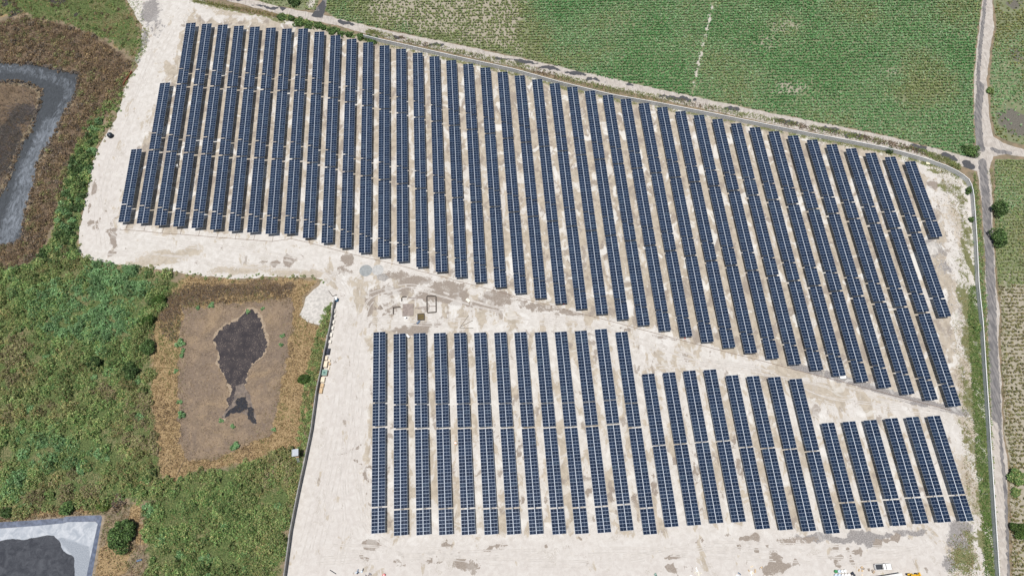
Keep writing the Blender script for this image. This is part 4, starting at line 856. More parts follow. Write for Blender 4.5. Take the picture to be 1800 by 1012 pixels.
tree(1753, 372, 2.8, 4.0, DEEP + GREENS[:2], "upper of two dark trees on the right verge of the asphalt road", n=3200)
tree(1750, 422, 3.2, 4.2, DEEP + GREENS[:2], "lower of two dark trees on the right verge of the asphalt road", n=3600)
tree(1704, 268, 3.0, 3.2, DEEP + GREENS[:3], "dark spreading bush in the field corner at the road junction", n=3200, name="bush", cat="bush", trunk=False)
tree(1783, 838, 2.7, 3.2, GREENS + [(.10, .16, .04)], "bright green tree right of the gravel road near the bottom", n=3000)
tree(1782, 865, 1.5, 1.6, GREENS, "small green bush just below the bright tree by the gravel road", n=900, name="bush", cat="bush", trunk=False)
tree(1790, 932, 2.9, 3.4, [(.09, .15, .04), (.06, .11, .03), (.12, .18, .05)], "leafy green tree beside the gravel road in the bottom right", n=3200)
tree(1739, 161, 1.5, 1.8, GREENS, "small dark bush right of the road beside the yellow green field", n=900, name="bush", cat="bush", trunk=False)
tree(1562, 265, 1.5, 2.0, DEEP, "round dark bush growing over the concrete wall above the panel rows", n=1000, name="bush", cat="bush", trunk=False)
tree(1704, 337, 1.7, 2.2, DEEP + GREENS[:2], "dark bush at the bend of the concrete wall", n=1200, name="bush", cat="bush", trunk=False)
tree(1707, 387, 1.3, 1.6, DEEP + GREENS[:2], "small bush at the inner face of the right concrete wall", n=800, name="bush", cat="bush", trunk=False)
tree(1718, 575, 1.6, 1.6, GREENS, "low green bush in the grass strip by the right wall", n=1000, name="bush", cat="bush", trunk=False)
tree(518, 6, 2.6, 2.6, DEEP, "dark bush at the field edge beside the field track, top of the photo", n=2400, name="bush", cat="bush", trunk=False)
tree(536, 666, 2.0, 2.2, [(.08, .14, .03), (.06, .105, .028), (.045, .08, .025)], "round green bush beside the grey boundary wall weeds", n=1600, name="bush", cat="bush", trunk=False)
tree(170, 640, 2.6, 3.0, DEEP, "dark green tree standing out in the middle of the thicket", n=2600)
tree(232, 655, 3.0, 3.0, DEEP, "wide dark tree at the thicket edge beside the dry bank", n=3200)
tree(282, 530, 2.6, 3.0, [(.07, .13, .03), (.05, .095, .025), (.09, .15, .035)], "upper fresh green tree on the thicket edge beside the basin", n=2600)
tree(264, 565, 2.4, 3.0, [(.07, .13, .03), (.05, .095, .025), (.09, .15, .035)], "lower fresh green tree on the thicket edge beside the basin", n=2400)
tree(262, 612, 2.6, 3.0, DEEP + GREENS[:2], "dark tree on the thicket edge between fresh green trees and dry bank", n=2600)
thicket('weed_strip', np.array([G(490 + 170 * k, 29 + 43 * k)[:2] + rng.normal(0, .8, 2) for k in rng.uniform(0, 1, 150)]), lambda: rng.uniform(.35, .95), [DEEP, GREENS, OLIVES, GREENS], 90, .3)
blades('verge_grass', np.array([G(340 + 160 * k, 1 + 30 * k)[:2] + rng.normal(0, .6, 2) for k in rng.uniform(0, 1, 420)]), .4, [OLIVES, YELLOWG, STRAWS], .12, 5)
blades('yard_grass', np.vstack([scatter([(240, 60), (262, 50), (258, 90), (238, 112)], 160), scatter([(222, 0), (250, 0), (256, 40), (244, 50)], 60)]), .3, [GREENS, OLIVES], .12, 5)
# hedge by the north road
for k, (hx, hy) in enumerate([(497, 27), (512, 33), (526, 37), (541, 42), (556, 46), (570, 50), (584, 54), (598, 57), (612, 60), (634, 64), (648, 67), (656, 70)]):
    tree(hx + rng.uniform(-3, 3), hy + 3 + rng.uniform(-2.5, 2.5), rng.uniform(1.2, 2.6), rng.uniform(1.3, 2.4), DEEP + GREENS[:3], f"dark green shrub, {nth(k + 1)} from the left in the hedge beside the top road", "shrub", "shrub", 1100, .34, "hedge shrubs beside the top road", False)
# low shrubs inside the basin
bl = [(318, 604, "beside the left bank, top of three"), (322, 616, "beside the left bank, middle of three"), (320, 626, "beside the left bank, lowest of three"), (310, 652, "on the dark line left of the basin floor"), (316, 707, "lower left, upper of two together"), (320, 728, "lower left, round and bright"), (389, 739, "at the tail of the black puddle"), (410, 749, "below the black puddle"), (415, 785, "on the lower bank, longest one"), (436, 548, "at the tip of the dark sludge"), (462, 543, "right of the sludge tip"), (349, 541, "top bank, left one"), (372, 537, "top bank, right one"), (497, 590, "right side of the basin, upper one"), (494, 606, "right side of the basin, lower one"), (482, 755, "lower right corner of the basin")]
protos = [foliage_mesh("shrub", 1.0, .9, 420, BLUEGREENS, .28, lobes=5) for _ in range(3)]
for k, (px, py, w_) in enumerate(bl):
    c = G(px, py); o = link("basin_shrub", protos[k % 3], None, (c[0], c[1], 0), rng.uniform(0, 6)); s_ = rng.uniform(.75, 1.2) * (1.5 if k in (0, 5, 8) else 1); o.scale = (s_ * (1.5 if k == 8 else 1), s_, s_)
    tag(o, "small green shrub in the dry basin, " + w_, "shrub", "shrubs in the dry basin")
# bushes standing clear in the thicket
protoB = [foliage_mesh("bush", 1.5, 1.5, 620, p_, .34, lobes=int(rng.integers(5, 9))) for p_ in (GREENS, BLUEGREENS, GREENS + DEEP[:2], GREENS[:3] + OLIVES[:2], GREENS[2:], BLUEGREENS + GREENS)]
for poly, n_, lab, grp in ((GREEN_A, 120, "leafy green bush in the dense thicket left of the basin", "bushes in the left thicket"), (GREEN_B, 70, "leafy green bush in the scrub below the basin", "bushes in the lower scrub"), (GREEN_C, 26, "deep green bush in the belt between the brown scrub and the pale yard", "bushes along the left yard edge")):
    for k, p in enumerate(scatter(poly, n_, YC)):
        o = link("bush", protoB[k % 6], None, (p[0], p[1], 0), rng.uniform(0, 6)); s_ = rng.uniform(.6, 1.35); o.scale = (s_ * rng.uniform(.8, 1.3), s_, s_ * rng.uniform(.7, 1.1))
        tag(o, lab, "bush", grp)
protoD = [foliage_mesh("dry_bush", 1.3, 1.1, 420, p_, .28, lobes=7) for p_ in (DRYS, GREYS + DRYS[:2] + STRAWS[:1])]
for k, p in enumerate(scatter(BROWN_A, 60, YC)):
    o = link("dry_bush", protoD[k % 2], None, (p[0], p[1], 0), rng.uniform(0, 6)); s_ = rng.uniform(.7, 1.3); o.scale = (s_, s_, s_)
    tag(o, "brown withered bush on the banks of the dark stream", "bush", "dry bushes around the stream")

# ================================================================== HEAPS
def heap(name, poly_px, h, mat, label, cat, s=0, step=.6):
    poly = G2(poly_px)
    def hf(P):
        d = np.clip(sdf(P, poly) / (.25 * np.sqrt(np.ptp(poly[:, 0]) * np.ptp(poly[:, 1])) + .2), 0, 1)
        return h * d ** .8 * (.55 + .9 * fbm(P[:, 0] * .5, P[:, 1] * .5, s, 4))
    o = sheet(name, poly, .006, mat, step, None, amp=.3, bstep=.4, s=s, height=hf, kind=None)
    return tag(o, label, cat)
heap("gravel_mound", [(560, 503), (546, 514), (537, 522), (535, 538), (527, 553), (540, 565), (560, 571), (568, 562), (574, 548), (581, 528), (586, 512), (575, 502)], .55, M_GRAVEL, "spread of pale grey gravel tipped at the head of the boundary wall", "gravel heap", 3)
heap("sand_heap", [(663, 543), (668, 535), (674, 543), (668, 545)], .9, M_SAND, "small pointed brown sand heap, right one beside the foundations", "sand heap", 4, .3)
heap("sand_heap", [(656, 544), (658, 537), (662, 541), (662, 545)], .6, M_SAND, "small low brown sand heap, left one beside the foundations", "sand heap", 5, .3)
heap("rubble_heap", [(1622, 430), (1640, 424), (1652, 432), (1648, 446), (1632, 450), (1624, 442)], .8, M_GRAVEL, "low grey rubble heap at the end of the rightmost panel row", "rubble heap", 6, .4)
heap("gravel_mound", [(662, 484), (675, 480), (684, 488), (676, 495), (664, 492)], .6, plain("coarse_gravel", (.33, .31, .29), .95, .6, 5), "small speckled grey gravel heap beside the two round concrete discs", "gravel heap", 7, .3)
for (px, py, r, mt, lab) in ((643, 475.5, 2.5, plain("wet_concrete", (.27, .285, .285), .8, .15, 1), "blue grey round concrete patch, left of two discs on the yard"), (664, 474.5, 2.3, plain("dry_concrete", (.42, .415, .40), .9, .15, 1), "pale grey round concrete patch, right of two discs on the yard")):
    c = G(px, py); tag(MB().lathe([(r, 0), (r * .97, .06), (r * .6, .075)], 28, (c[0], c[1])).build("concrete_disc", mt), lab, "concrete disc")

# ================================================================== OBJECTS ON THE YARD
def along(p, q):
    a, b = G(*p), G(*q); return math.atan2(b[1] - a[1], b[0] - a[0])
# water tank
c = G(195.5, 240); tk = thing("water_tank", "black round water tank standing alone on the pale yard at left", "water tank", (c[0], c[1], 0))
MB().lathe([(1.05, 0), (1.1, .15), (1.1, 1.3), (1.06, 1.5), (.85, 1.75), (.45, 1.92), (.3, 1.95)], 24).build("tank_body", M_TANK, tk)
MB().lathe([(.3, 1.953), (.3, 2.05), (.24, 2.1)], 16).build("lid", plain("tank_lid", (.10, .13, .17), .5, .2), tk)
m = MB()
for z in (.35, .65, .95, 1.25): m.lathe([(1.12, z), (1.15, z + .03), (1.12, z + .06)], 24)
m.build("rib", M_TANK, tk)
# toilet
c = G(592, 528); tk = thing("portable_toilet", "blue portable toilet with white roof at the head of the boundary wall", "portable toilet", (c[0], c[1], 0), -.1)
MB().box(0, 0, .1, 1.15, 1.15, 2.0).build("cabin", M_BLUE, tk, bevel=.04)
MB().box(0, 0, 2.103, 1.25, 1.25, .12, 0, .9).box(0, 0, 2.225, .9, .9, .1, 0, .6).build("roof", M_WHITE, tk)
MB().box(0, -.585, .15, .8, .02, 1.8).build("door", plain("door_blue", (.05, .28, .5), .45, .1), tk)
MB().box(0, 0, 0, 1.2, 1.2, .095).build("skid", M_BLACKBOX, tk)
# cartons and pallets along the wall
def pallet_stack(px, py, sx, sy, h, mat, label, ang, cat="pallet stack", name="pallet_stack", group="goods stacked along the boundary wall"):
    c = G(px, py); r = thing(name, label, cat, (c[0], c[1], 0), ang, group)
    for k in (-1, 0, 1): MB().box(k * (sx / 2 - .07), 0, 0, .1, sy, .1).build("runner", M_WOOD, r)
    for k in range(5): MB().box(0, -sy / 2 + sy * (k + .5) / 5, .103, sx, sy / 6.5, .025).build("slat", M_WOOD, r)
    MB().box(0, 0, .131, sx * .96, sy * .97, h).build("load", mat, r, bevel=.03)
    return r
wa = along((580, 571), (576, 593)) + math.pi / 2
for k, (px, py, sx, sy, h) in enumerate([(588.6, 547, .8, 1.8, .5), (588.6, 556, 1.1, 1.0, .35), (586.4, 566.5, 1.15, 1.5, .6), (584.6, 576.8, 1.2, 1.6, .6), (582.4, 589, 1.25, 1.7, .7), (580.6, 601, 1.25, 1.3, .6)]):
    M_IVORY = bpy.data.materials.get('ivory_wrap') or plain('ivory_wrap', (.66, .625, .56), .7, .1)
    w_ = ["narrow white stack nearest the blue toilet", "low white pallet, second below the blue toilet", "white pallet stack, third below the blue toilet", "white pallet stack, fourth below the blue toilet", "white pallet stack, fifth below the blue toilet", "white pallet stack just above the dark tarp heap"][k]
    pallet_stack(px, py, sx * .92, sy * .9, h, M_IVORY, w_ + " along the boundary wall", wa)
c = G(577.5, 618); r = thing("tarp_heap", "heap under a dark blue tarp beside the boundary wall", "tarp", (c[0], c[1], 0), wa)
m = MB(); m.box(0, 0, 0, 1.5, 2.6, .9, 0, .72).box(.1, -.5, .903, .8, .9, .2, .2, .6); m.build("tarp", M_TARP, r, bevel=.12)
MB().box(-.5, .8, .5, .15, .3, .6, .4, .8).build("fold", M_TARP, r, bevel=.05)
pallet_stack(574.5, 630, .9, 1.6, .7, M_CREAM, "narrow cream carton stack just below the dark tarp heap", wa)
pallet_stack(573.5, 641, 1.3, 2.4, 1.0, M_CREAM, "tall cream carton stack between the dark tarp and the green lid", wa)
pallet_stack(579.3, 634, .8, .8, .5, M_CREAM, "small cream box at the yard side of the cartons, topmost", wa)
pallet_stack(580.0, 640, .7, .9, .45, M_TAN, "small tan box at the yard side of the cartons, middle", wa)
pallet_stack(578.5, 647, .6, 1.2, .5, M_CREAM, "small long box at the yard side of the cartons, lowest", wa)
c = G(572, 656); r = thing("lidded_crate", "large brown crate with teal green lid beside the boundary wall", "crate", (c[0], c[1], 0), wa)
MB().box(0, 0, 0, 1.9, 2.1, 1.1).build("body", plain("brown_crate", (.30, .15, .09), .8, .2), r)
MB().box(0, 0, 1.103, 2.0, 2.2, .15, 0, .96).build("lid", M_GREEN, r, bevel=.04)
MB().lathe([(.42, 1.256), (.42, 1.29), (.3, 1.31)], 16, (-.05, -.05)).build("hatch", M_GREENDK, r)
pallet_stack(568.5, 668, 1.4, 2.0, .9, M_CREAM, "cream carton stack just below the green lidded crate", wa)
pallet_stack(567.3, 678, 1.2, 1.5, .8, M_TAN, "tan carton stack, middle of three below the green lidded crate", wa)
pallet_stack(565.2, 687, 1.1, 2.0, .8, M_TAN, "tan carton stack, lowest along the boundary wall", wa)
# steel sticks at the wall head
m = MB(); a, b, d = G(578, 511), G(585, 521), G(592, 518); m.cyl((*a[:2], .3), (*b[:2], .2), .09).cyl((*b[:2], .2), (*d[:2], .3), .09)
tag(m.build("steel_pole", M_TRENCH), "bent dark steel pole lying on gravel at the boundary wall head", "pole")
# watch hut on stilts
c = G(525.5, 799); r = thing("watch_hut", "small stilted watch hut with grey sheet roof behind the boundary wall", "watch hut", (c[0], c[1], 0), .05)
for sx in (-1, 1):
    for sy in (-1, 1): MB().box(sx * .8, sy * .8, 0, .14, .14, 2.4).build("stilt", M_WOOD, r)
MB().box(0, 0, 2.403, 1.9, 1.9, .12).build("platform", M_WOOD, r)
for (x, y, sx, sy) in ((-.9, 0, .06, 1.74), (.9, 0, .06, 1.74), (0, .9, 1.86, .06)): MB().box(x, y, 2.526, sx, sy, 1.9).build("wall", plain("hut_board", (.26, .24, .21), .9, .2, 3), r)
rf = MB().box(0, 0, 4.43, 2.3, 2.4, .08, 0, 1, .12).build("roof", M_ROOF, r)
for k in range(6): MB().box(-1.0 + k * .4, 0, 4.513 + .12 * (-1.0 + k * .4), .06, 2.4, .03).build("ridge", M_ROOF, rf)
for x in (-.3, .3): MB().cyl((x, -1.0, 2.4), (x + .05, -3.0, .05), .06, n=6).build("ladder_rail", M_ZINC, r)
for k in range(6):
    f = (k + .5) / 6; MB().cyl((-.27, -1.0 - 2 * f, 2.4 - 2.35 * f), (.33, -1.0 - 2 * f, 2.4 - 2.35 * f), .04, n=6).build("rung", M_ZINC, r)
MB().box(.1, -1.15, 2.3, 1.2, .4, .1).build("landing", M_WOOD, r)

# foundations being built
def pxbox(m, x0, y0, x1, y1, z0, h):
    P = G2([(x0, y1), (x1, y1), (x1, y0), (x0, y0)]); m.prism(P, z0, z0 + h); return m
r = thing("foundation", "dark brick footing outlines of an unfinished building between the two panel blocks", "foundation")
def foot(p, q, wd=.42, h=.3, mat=M_TRENCH):
    a, b = G(*p), G(*q); d = b - a; L = np.linalg.norm(d[:2])
    MB().box((a[0] + b[0]) / 2, (a[1] + b[1]) / 2, .005, L, wd, h, math.atan2(d[1], d[0])).build("footing", mat, r)
for p, q in (((750.5, 520.5), (766, 520.5)), ((766.5, 521.5), (766.8, 549)), ((751.3, 549.8), (766, 548.8)), ((750.3, 521.5), (751, 549)), ((690.5, 541), (704, 539.5)), ((691.5, 542), (691.5, 552)), ((706.5, 522), (715, 521.5)), ((706.3, 523.5), (706.3, 529.5))): foot(p, q)
for p, q in (((752.3, 538.6), (765.5, 538)), ((716, 523.2), (749, 524.8)), ((729, 541.6), (749.5, 538.8)), ((734, 542.6), (749.5, 541.6))): foot(p, q, .3, .12, M_SLAB)
c = G(717.3, 544.8); rz_ = -.035
r = thing("concrete_slab", "taupe square concrete slab beside the unfinished footings", "slab", (c[0], c[1], 0), rz_)
MB().box(0, 0, 0, 4.1, 4.9, .35).build("slab_body", M_SLAB, r)
for k in range(2): MB().box(0, -.8 + 1.6 * k, .353, 4.0, .03, .01).build("joint", M_TRENCH, r)
c = G(740.2, 557.5); r = thing("water_pit", "small open concrete pit holding brown water below the footings", "pit", (c[0], c[1], 0), -.02)
for (x, y, sx, sy) in ((-1.25, 0, .2, 2.6), (1.25, 0, .2, 2.6), (0, 1.2, 2.29, .2), (0, -1.2, 2.29, .2)): MB().box(x, y, 0, sx, sy, .6).build("pit_wall", M_TRENCH, r)
MB().box(0, 0, .05, 2.28, 2.18, .2).build("water", M_MURK, r)
c = G(735, 567); tag(MB().box(c[0], c[1], 0, 1.4, .9, .5, .7, .6).box(c[0] + .5, c[1] + .6, 0, .7, .8, .4, .2, .7).build("tarp_heap", M_BLUETARP, bevel=.08), "crumpled blue grey tarp at the corner of the brown water pit", "tarp")
c = G(712.5, 559); tk = thing("bucket", "white bucket standing at the edge of the taupe slab", "bucket", (c[0], c[1], 0))
MB().lathe([(.28, 0), (.36, .7), (.33, .7), (.3, .62)], 16).build("pail", M_WHITE, tk); MB().box(.55, -.05, 0, .5, .35, .2, .2).build("mortar_tray", M_TARP, tk)
for k, (p, q, w_) in enumerate((((808, 576), (824, 554), "steepest"), ((809, 574.5), (831.5, 563), "middle"), ((808, 577), (832, 576.5), "flattest"))):
    a, b = G(*p), G(*q); tag(MB().cyl((*a[:2], .1 + .05 * k), (*b[:2], .1 + .05 * k), .1, .08, 8).build("wooden_pole", plain("grey_wood", (.22, .19, .155), .9, .3, 3)), f"weathered wooden pole on the ground, {w_} of three fanned poles", "pole", "fanned poles above the lower panel block")
def board(px, py, sx, sy, h, a, mat, label, cat, name="board"):
    c = G(px, py); rr = thing(name, label, cat, (c[0], c[1], 0), a)
    MB().box(0, 0, .06, sx, sy, h).build("panel", mat, rr, bevel=.02)
    for k in (-1, 1): MB().box(k * sx * .35, 0, 0, .1, sy * .9, .058).build("batten", M_WOOD, rr)
board(717.5, 592, .75, 1.7, 1.3, .75, M_WHITE, "white upright board leaning at the top of the second lower panel row", "board")
board(822.5, 528, 1.0, 1.7, .25, .7, plain("ivory_foam", (.72, .69, .6), .8, .08), "ivory flat board lying on brown soil below the upper panel rows", "board")
board(1630.7, 287.5, 1.5, 1.1, .35, -.2, plain("pale_yellow", (.74, .70, .5), .8, .08), "pale yellow board at the foot of the concrete wall by the last panel row", "board")
def cabinet(px, py, sx, sy, h, label):
    c = G(px, py); rr = thing("electrical_cabinet", label, "electrical box", (c[0], c[1], 0))
    MB().box(0, 0, 0, sx * 1.05, sy * 1.05, .15).build("plinth", M_CONC, rr); MB().box(0, 0, .153, sx, sy, h).build("housing", M_WHITE, rr, bevel=.03)
    MB().box(0, 0, .156 + h, sx * 1.06, sy * 1.06, .05).build("cap", M_WHITE, rr); MB().box(0, -sy / 2 - .012, .25, sx * .8, .02, h * .8).build("door", plain("door_white", (.68, .68, .66), .5, .05), rr)
cabinet(312.5, 294, .95, 1.1, 1.2, "small white electrical box between two panel rows in the upper left")
cabinet(1479.5, 664, 2.0, .95, 1.0, "wide white electrical box below a panel row end near the diagonal track")
c = G(801, 779); rr = thing("generator", "small orange and white machine in the aisle between lower panel rows", "machine", (c[0], c[1], 0))
MB().box(0, 0, .2, .8, 1.2, .7).build("body", M_WHITE, rr, bevel=.05); MB().box(0, .45, .903, .7, .25, .12).box(0, -.45, .903, .7, .25, .12).build("frame", M_ORANGE, rr)
for sx in (-1, 1): MB().cyl((sx * .42, 0, .22), (sx * .52, 0, .22), .22, n=12).build("wheel", M_RUBBER, rr)
for k, (px, py) in enumerate(((991, 534.5), (1204, 594))):
    c = G(px, py); rr = thing("traffic_cone", "small red cone under the cable conduit, " + ("nearer the left" if k == 0 else "nearer the right"), "cone", (c[0], c[1], 0), 0, "red cones along the conduit")
    MB().box(0, 0, 0, .5, .5, .05).build("base", M_RED, rr); MB().lathe([(.2, .053), (.05, .75)], 12).build("cone", M_RED, rr)
# a red brick wall stub at the upper left yard edge
rr = thing("brick_wall", "low red brick wall at the upper left edge of the pale yard", "wall")
a, b = G(233, 127), G(218, 150)
d = b - a; L = np.linalg.norm(d[:2]); an = math.atan2(d[1], d[0]); bmesh_ = MB().box(0, 0, 0, .48, .2, .22).mesh("brick", M_BRICK)
nb_ = int(L / .5)
for i in range(nb_):
    for z in range(4):
        f = (i + .5 + (.0 if z % 2 else .25)) / nb_; link("brick", bmesh_, rr, (a[0] + d[0] * f, a[1] + d[1] * f, z * .235), an)
# hoses and drum lower left
def hose(pts, r_, z, mat, label):
    m = MB(); q = [G(*p) for p in pts]
    for a, b in zip(q[:-1], q[1:]): m.cyl((a[0], a[1], z), (b[0], b[1], z), r_, n=6)
    return tag(m.build("hose", mat), label, "hose")
hose([(232, 1030), (231, 1000), (240, 985), (246, 960), (249, 940), (247, 930), (251, 922), (262, 920)], .09, .1, M_CONDUIT, "brown hose curving past the large dark tree, inner one")
hose([(254, 1030), (253, 990), (253, 960), (256, 940), (253, 932)], .09, .1, M_CONDUIT, "brown hose curving past the large dark tree, outer one")
hose([(331, 806), (322, 812), (316, 825), (308, 842), (303, 856)], .08, .1, M_TRENCH, "dark hose running down from the basin corner into the scrub")
c = G(246, 984); rr = thing("blue_drum", "blue grey drum lying on the path beside the brown hoses", "drum", (c[0], c[1], 0), .2)
MB().cyl((-.8, 0, .35), (.8, 0, .35), .34, n=14).build("barrel", M_BLUETARP, rr); MB().cyl((-.3, 0, .35), (-.24, 0, .35), .36, n=14).cyl((.24, 0, .35), (.3, 0, .35), .36, n=14).build("hoop", M_TARP, rr)

# ------------------------------------------------------------------ vehicles and goods at the bottom edge
c = G(1550.5, 995.5); pk = thing("pickup_truck", "white pickup truck with dark open bed parked near the bottom right", "pickup truck", (c[0], c[1], 0), along((1536, 996), (1564, 995)))
pk.scale = (1, 1, 1)
prof = [(-2.65, .42), (-2.65, .95), (-2.6, 1.02), (1.15, 1.05), (2.45, .98), (2.66, .85), (2.68, .42)]
m = MB(); m.side([(-2.68, .40), (-2.68, .62), (2.70, .62), (2.70, .40)], -.9, .9); m.build("chassis", M_BLACKBOX, pk)
MB().side([(.98, .63), (.98, 1.06), (2.38, .99), (2.64, .86), (2.66, .63)], -.92, .92).build("bonnet", M_WHITE, pk, bevel=.07)
MB().side([(-.42, .63), (-.42, 1.08), (1.0 - .03, 1.08), (.97, .63)], -.93, .93).build("cab_lower", M_WHITE, pk, bevel=.03)
MB().side([(-.36, 1.083), (-.30, 1.60), (.32, 1.62), (.93, 1.083)], -.80, .80).build("cab_glass", M_GLASS, pk, bevel=.04)
MB().side([(-.42, 1.60), (-.42, 1.71), (.36, 1.72), (.42, 1.62)], -.84, .84).build("roof", M_WHITE, pk, bevel=.05)
for sy in (-1, 1): MB().box(-1.55, sy * .86, .63, 2.2, .12, .45).build("bed_side", M_WHITE, pk, bevel=.02)
MB().box(-2.6, 0, .63, .1, 1.58, .42).build("tailgate", M_WHITE, pk); MB().box(-1.5, 0, .64, 2.06, 1.58, .06).build("bed_floor", M_BED, pk)
MB().box(-.475, 0, .63, .09, 1.58, .46).build("bed_front", M_BED, pk)
MB().box(-2.72, 0, .45, .12, 1.75, .18).build("rear_bumper", M_CHROME, pk); MB().box(2.72, 0, .42, .12, 1.78, .26).build("front_bumper", M_BLACKBOX, pk)
for sx in (-1.62, 1.72):
    for sy in (-1, 1):
        wh = MB().cyl((sx, sy * .72, .38), (sx, sy * .95, .38), .38, n=18).build("wheel", M_RUBBER, pk); MB().cyl((sx, sy * .951, .38), (sx, sy * .965, .38), .22, n=12).build("rim", M_CHROME, wh)
for sy in (-1, 1):
    MB().box(2.6, sy * .7, .70, .13, .36, .14).build("headlight", M_CHROME, pk); MB().box(-2.662, sy * .84, .72, .03, .14, .28).build("tail_light", M_REDLAMP, pk)
    MB().box(.72, sy * 1.02, 1.08, .14, .16, .14).build("mirror", M_BLACKBOX, pk)

# backhoe loader, cut by the lower edge
c = G(1601, 1013); bh = thing("backhoe_loader", "yellow backhoe loader partly cut off at the bottom edge", "backhoe", (c[0], c[1], 0), .02)
MB().box(.2, 0, .55, 3.2, .75, .45).build("chassis", M_YELLOW, bh)
MB().side([(.7, .9), (.7, 1.65), (2.0, 1.5), (2.05, .9)], -.42, .42).build("bonnet", M_YELLOW, bh, bevel=.05)
cb = MB().box(-.25, 0, 1.0, 1.5, 1.45, 1.4, 0, .93).build("cab", M_GLASS, bh); MB().box(-.25, 0, 2.403, 1.6, 1.55, .12, 0, .95).build("roof", M_YELLOW, cb, bevel=.04)
for sx in (-1, 1):
    for sy in (-1, 1): MB().box(-.25 + sx * .7, sy * .68, 1.0, .09, .09, 1.4).build("pillar", M_YELLOW, cb)
for sx, rr_, wd in ((-.9, .72, .45), (1.65, .48, .34)):
    for sy in (-1, 1):
        wh = MB().cyl((sx, sy * .62, rr_), (sx, sy * (.62 + wd), rr_), rr_, n=20).build("wheel", M_RUBBER, bh); MB().cyl((sx, sy * (.625 + wd), rr_), (sx, sy * (.64 + wd), rr_), rr_ * .55, n=14).build("rim", M_YELLOW, wh)
for sy in (-1, 1): MB().box(-.9, sy * .82, 1.47, 1.4, .5, .08).build("fender", M_YELLOW, bh); MB().cyl((.6, sy * .52, 1.2), (2.55, sy * .52, .55), .1, n=6).build("loader_arm", M_YELLOW, bh)
MB().side([(2.5, .1), (2.5, .8), (2.62, .8), (2.7, .25), (3.3, .15), (3.3, .1)], -1.05, 1.05).build("loader_bucket", M_YELLOW, bh)
MB().cyl((-1.5, 0, .9), (-2.6, 0, 2.3), .14, .12, 6).build("boom", M_YELLOW, bh); MB().cyl((-2.6, 0, 2.3), (-3.3, 0, .9), .11, .09, 6).build("dipper_arm", M_YELLOW, bh)
MB().side([(-3.5, .35), (-3.45, .9), (-3.1, .95), (-2.95, .4)], -.35, .35).build("digging_bucket", M_TRENCH, bh)

# site container
c = G(1548, 1019); ct = thing("site_container", "long pale grey site container cut off at the bottom edge", "container", (c[0], c[1], 0), .075)
MB().box(0, 0, .15, 12.2, 2.44, 2.4).build("body", plain("grey_container", (.55, .56, .55), .6, .08), ct)
rf = MB().box(0, 0, 2.553, 12.3, 2.5, .06).build("roof", plain("container_roof", (.66, .66, .64), .6, .06, 1), ct)
for k in range(23): MB().box(-5.8 + k * .53, 0, 2.616, .2, 2.3, .025).build("rib", rf.data.materials[0], rf)
for x in (-6, 6): MB().box(x, 0, 0, .25, 2.4, .147).build("skid", M_BLACKBOX, ct)
# drums
k = 0
names = {0: "green", 1: "pale blue", 2: "white"}
drums = [(1469, 1003.5, M_DRUMGREEN, "green plastic drum at the upper left of the drum group"), (1474.5, 1003.5, M_LIGHTBLUE, "pale blue drum, second in the upper drum row"), (1480, 1003.5, M_WHITE, "white drum, third in the upper drum row"), (1485, 1003, M_WHITE, "white drum at the right end of the upper drum row"),
         (1469, 1010.5, M_LIGHTBLUE, "pale blue drum, first in the lower drum row"), (1475, 1010.5, M_LIGHTBLUE, "pale blue drum, second in the lower drum row"), (1481, 1010.5, M_WHITE, "white drum, third in the lower drum row"), (1486.5, 1010, M_WHITE, "white drum, fourth in the lower drum row"), (1491.5, 1010, M_WHITE, "white drum at the right end of the lower drum row")]
for px, py, mt, lab in drums:
    c = G(px, py, .5); rr = thing("drum", lab, "drum", (c[0], c[1], 0), 0, "plastic drums at the bottom edge")
    MB().lathe([(.44, 0), (.48, .06), (.48, .42), (.5, .45), (.48, .48), (.48, .92), (.44, .98), (.4, .96)], 18).build("barrel", mt, rr)
    MB().lathe([(.1, .963), (.1, 1.0)], 10, (.2, 0)).build("bung", M_BLACKBOX, rr)
c = G(1498, 1007); tag(MB().box(c[0], c[1], 0, 1.2, .9, .6, .4, .6).box(c[0] + .5, c[1] - .6, 0, .8, .6, .5, 1.0, .7).build("tarp_heap", M_TARP, bevel=.06), "dark bundle of sacking right of the plastic drums", "bundle")
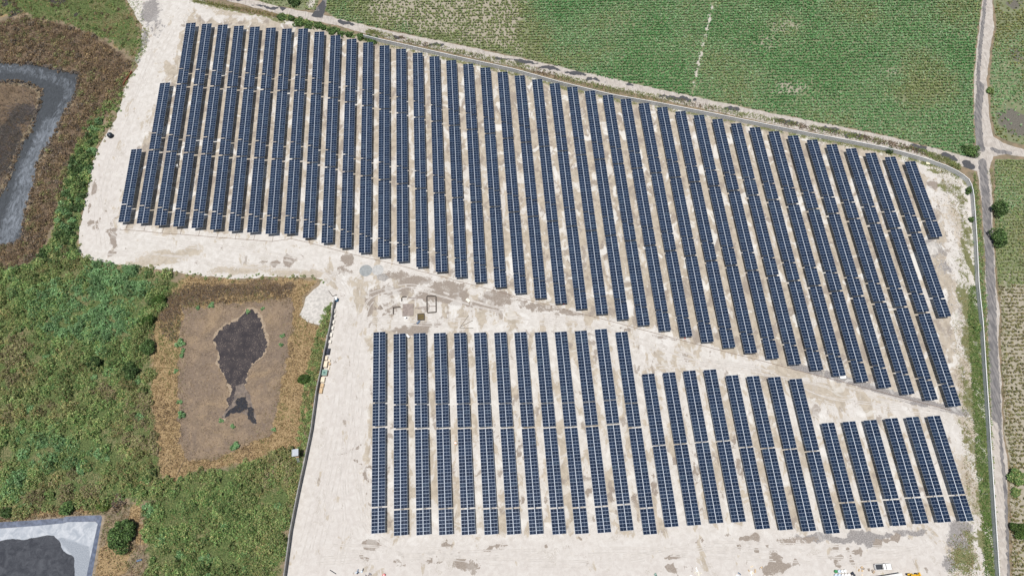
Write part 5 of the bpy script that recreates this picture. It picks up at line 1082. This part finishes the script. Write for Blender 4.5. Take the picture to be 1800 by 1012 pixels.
# debris
def junk(px, py, n_, sp, mats, label, cat, name):
    c = G(px, py); rr = thing(name, label, cat, (c[0], c[1], 0))
    for i in range(n_):
        x, y = rng.normal(0, sp, 2); MB().box(x, y * .7, i * .003, rng.uniform(.3, 1.1), rng.uniform(.2, .7), rng.uniform(.1, .45), rng.uniform(0, 3), rng.uniform(.6, 1)).build("scrap", mats[i % len(mats)], rr)
junk(1222, 1007, 9, .9, [M_WHITE, plain("ivory_sack", (.74, .70, .58), .9, .1)], "heap of ivory white sacks at the bottom edge", "sacks", "sack_heap")
junk(1325, 1004, 9, 1.0, [M_CREAM, M_WHITE, M_TAN], "scattered cream packing scraps beside a grey damp patch", "scrap heap", "scrap_heap")
junk(1298, 1009, 6, .6, [M_LIGHTBLUE, M_BLUETARP, M_WHITE], "small heap of pale blue plastic at the bottom edge", "scrap heap", "scrap_heap")
junk(1152, 1010, 4, .35, [M_GREEN, M_GREENDK], "small teal green heap at the bottom edge", "tarp", "green_heap")
junk(631, 1004, 7, .7, [M_BLUETARP, M_LIGHTBLUE, M_TARP], "crumpled blue grey tarp pile at the bottom left of the yard", "tarp", "tarp_pile")
junk(646, 1008, 3, .5, [plain("grey_sack", (.2, .19, .2), .9, .2)], "dark grey sack right of the blue grey tarp pile", "sack", "sack")
junk(1516, 1001, 8, .9, [M_SAND, M_TAN, M_CREAM], "brown scrap wood left of the pale grey container", "scrap heap", "scrap_heap")
junk(1536, 1005, 3, .4, [M_SAND, M_TAN], "small brown timber pile above the pale grey container", "timber", "timber_pile")
c = G(675.5, 1010); rr = thing("red_barrel", "red round barrel ring at the bottom edge of the yard", "barrel", (c[0], c[1], 0)); MB().lathe([(.42, 0), (.45, .8), (.3, .8), (.28, .7)], 16).build("barrel", M_RED, rr); MB().lathe([(.2, .0), (.2, .72)], 12).build("content", M_WHITE, rr)
a, b = G(580, 1001), G(591, 1008); tag(MB().cyl((*a[:2], .12), (*b[:2], .12), .12, n=8).build("steel_pole", M_TARP), "dark straight pole on the ground left of the blue grey tarp pile", "pole")
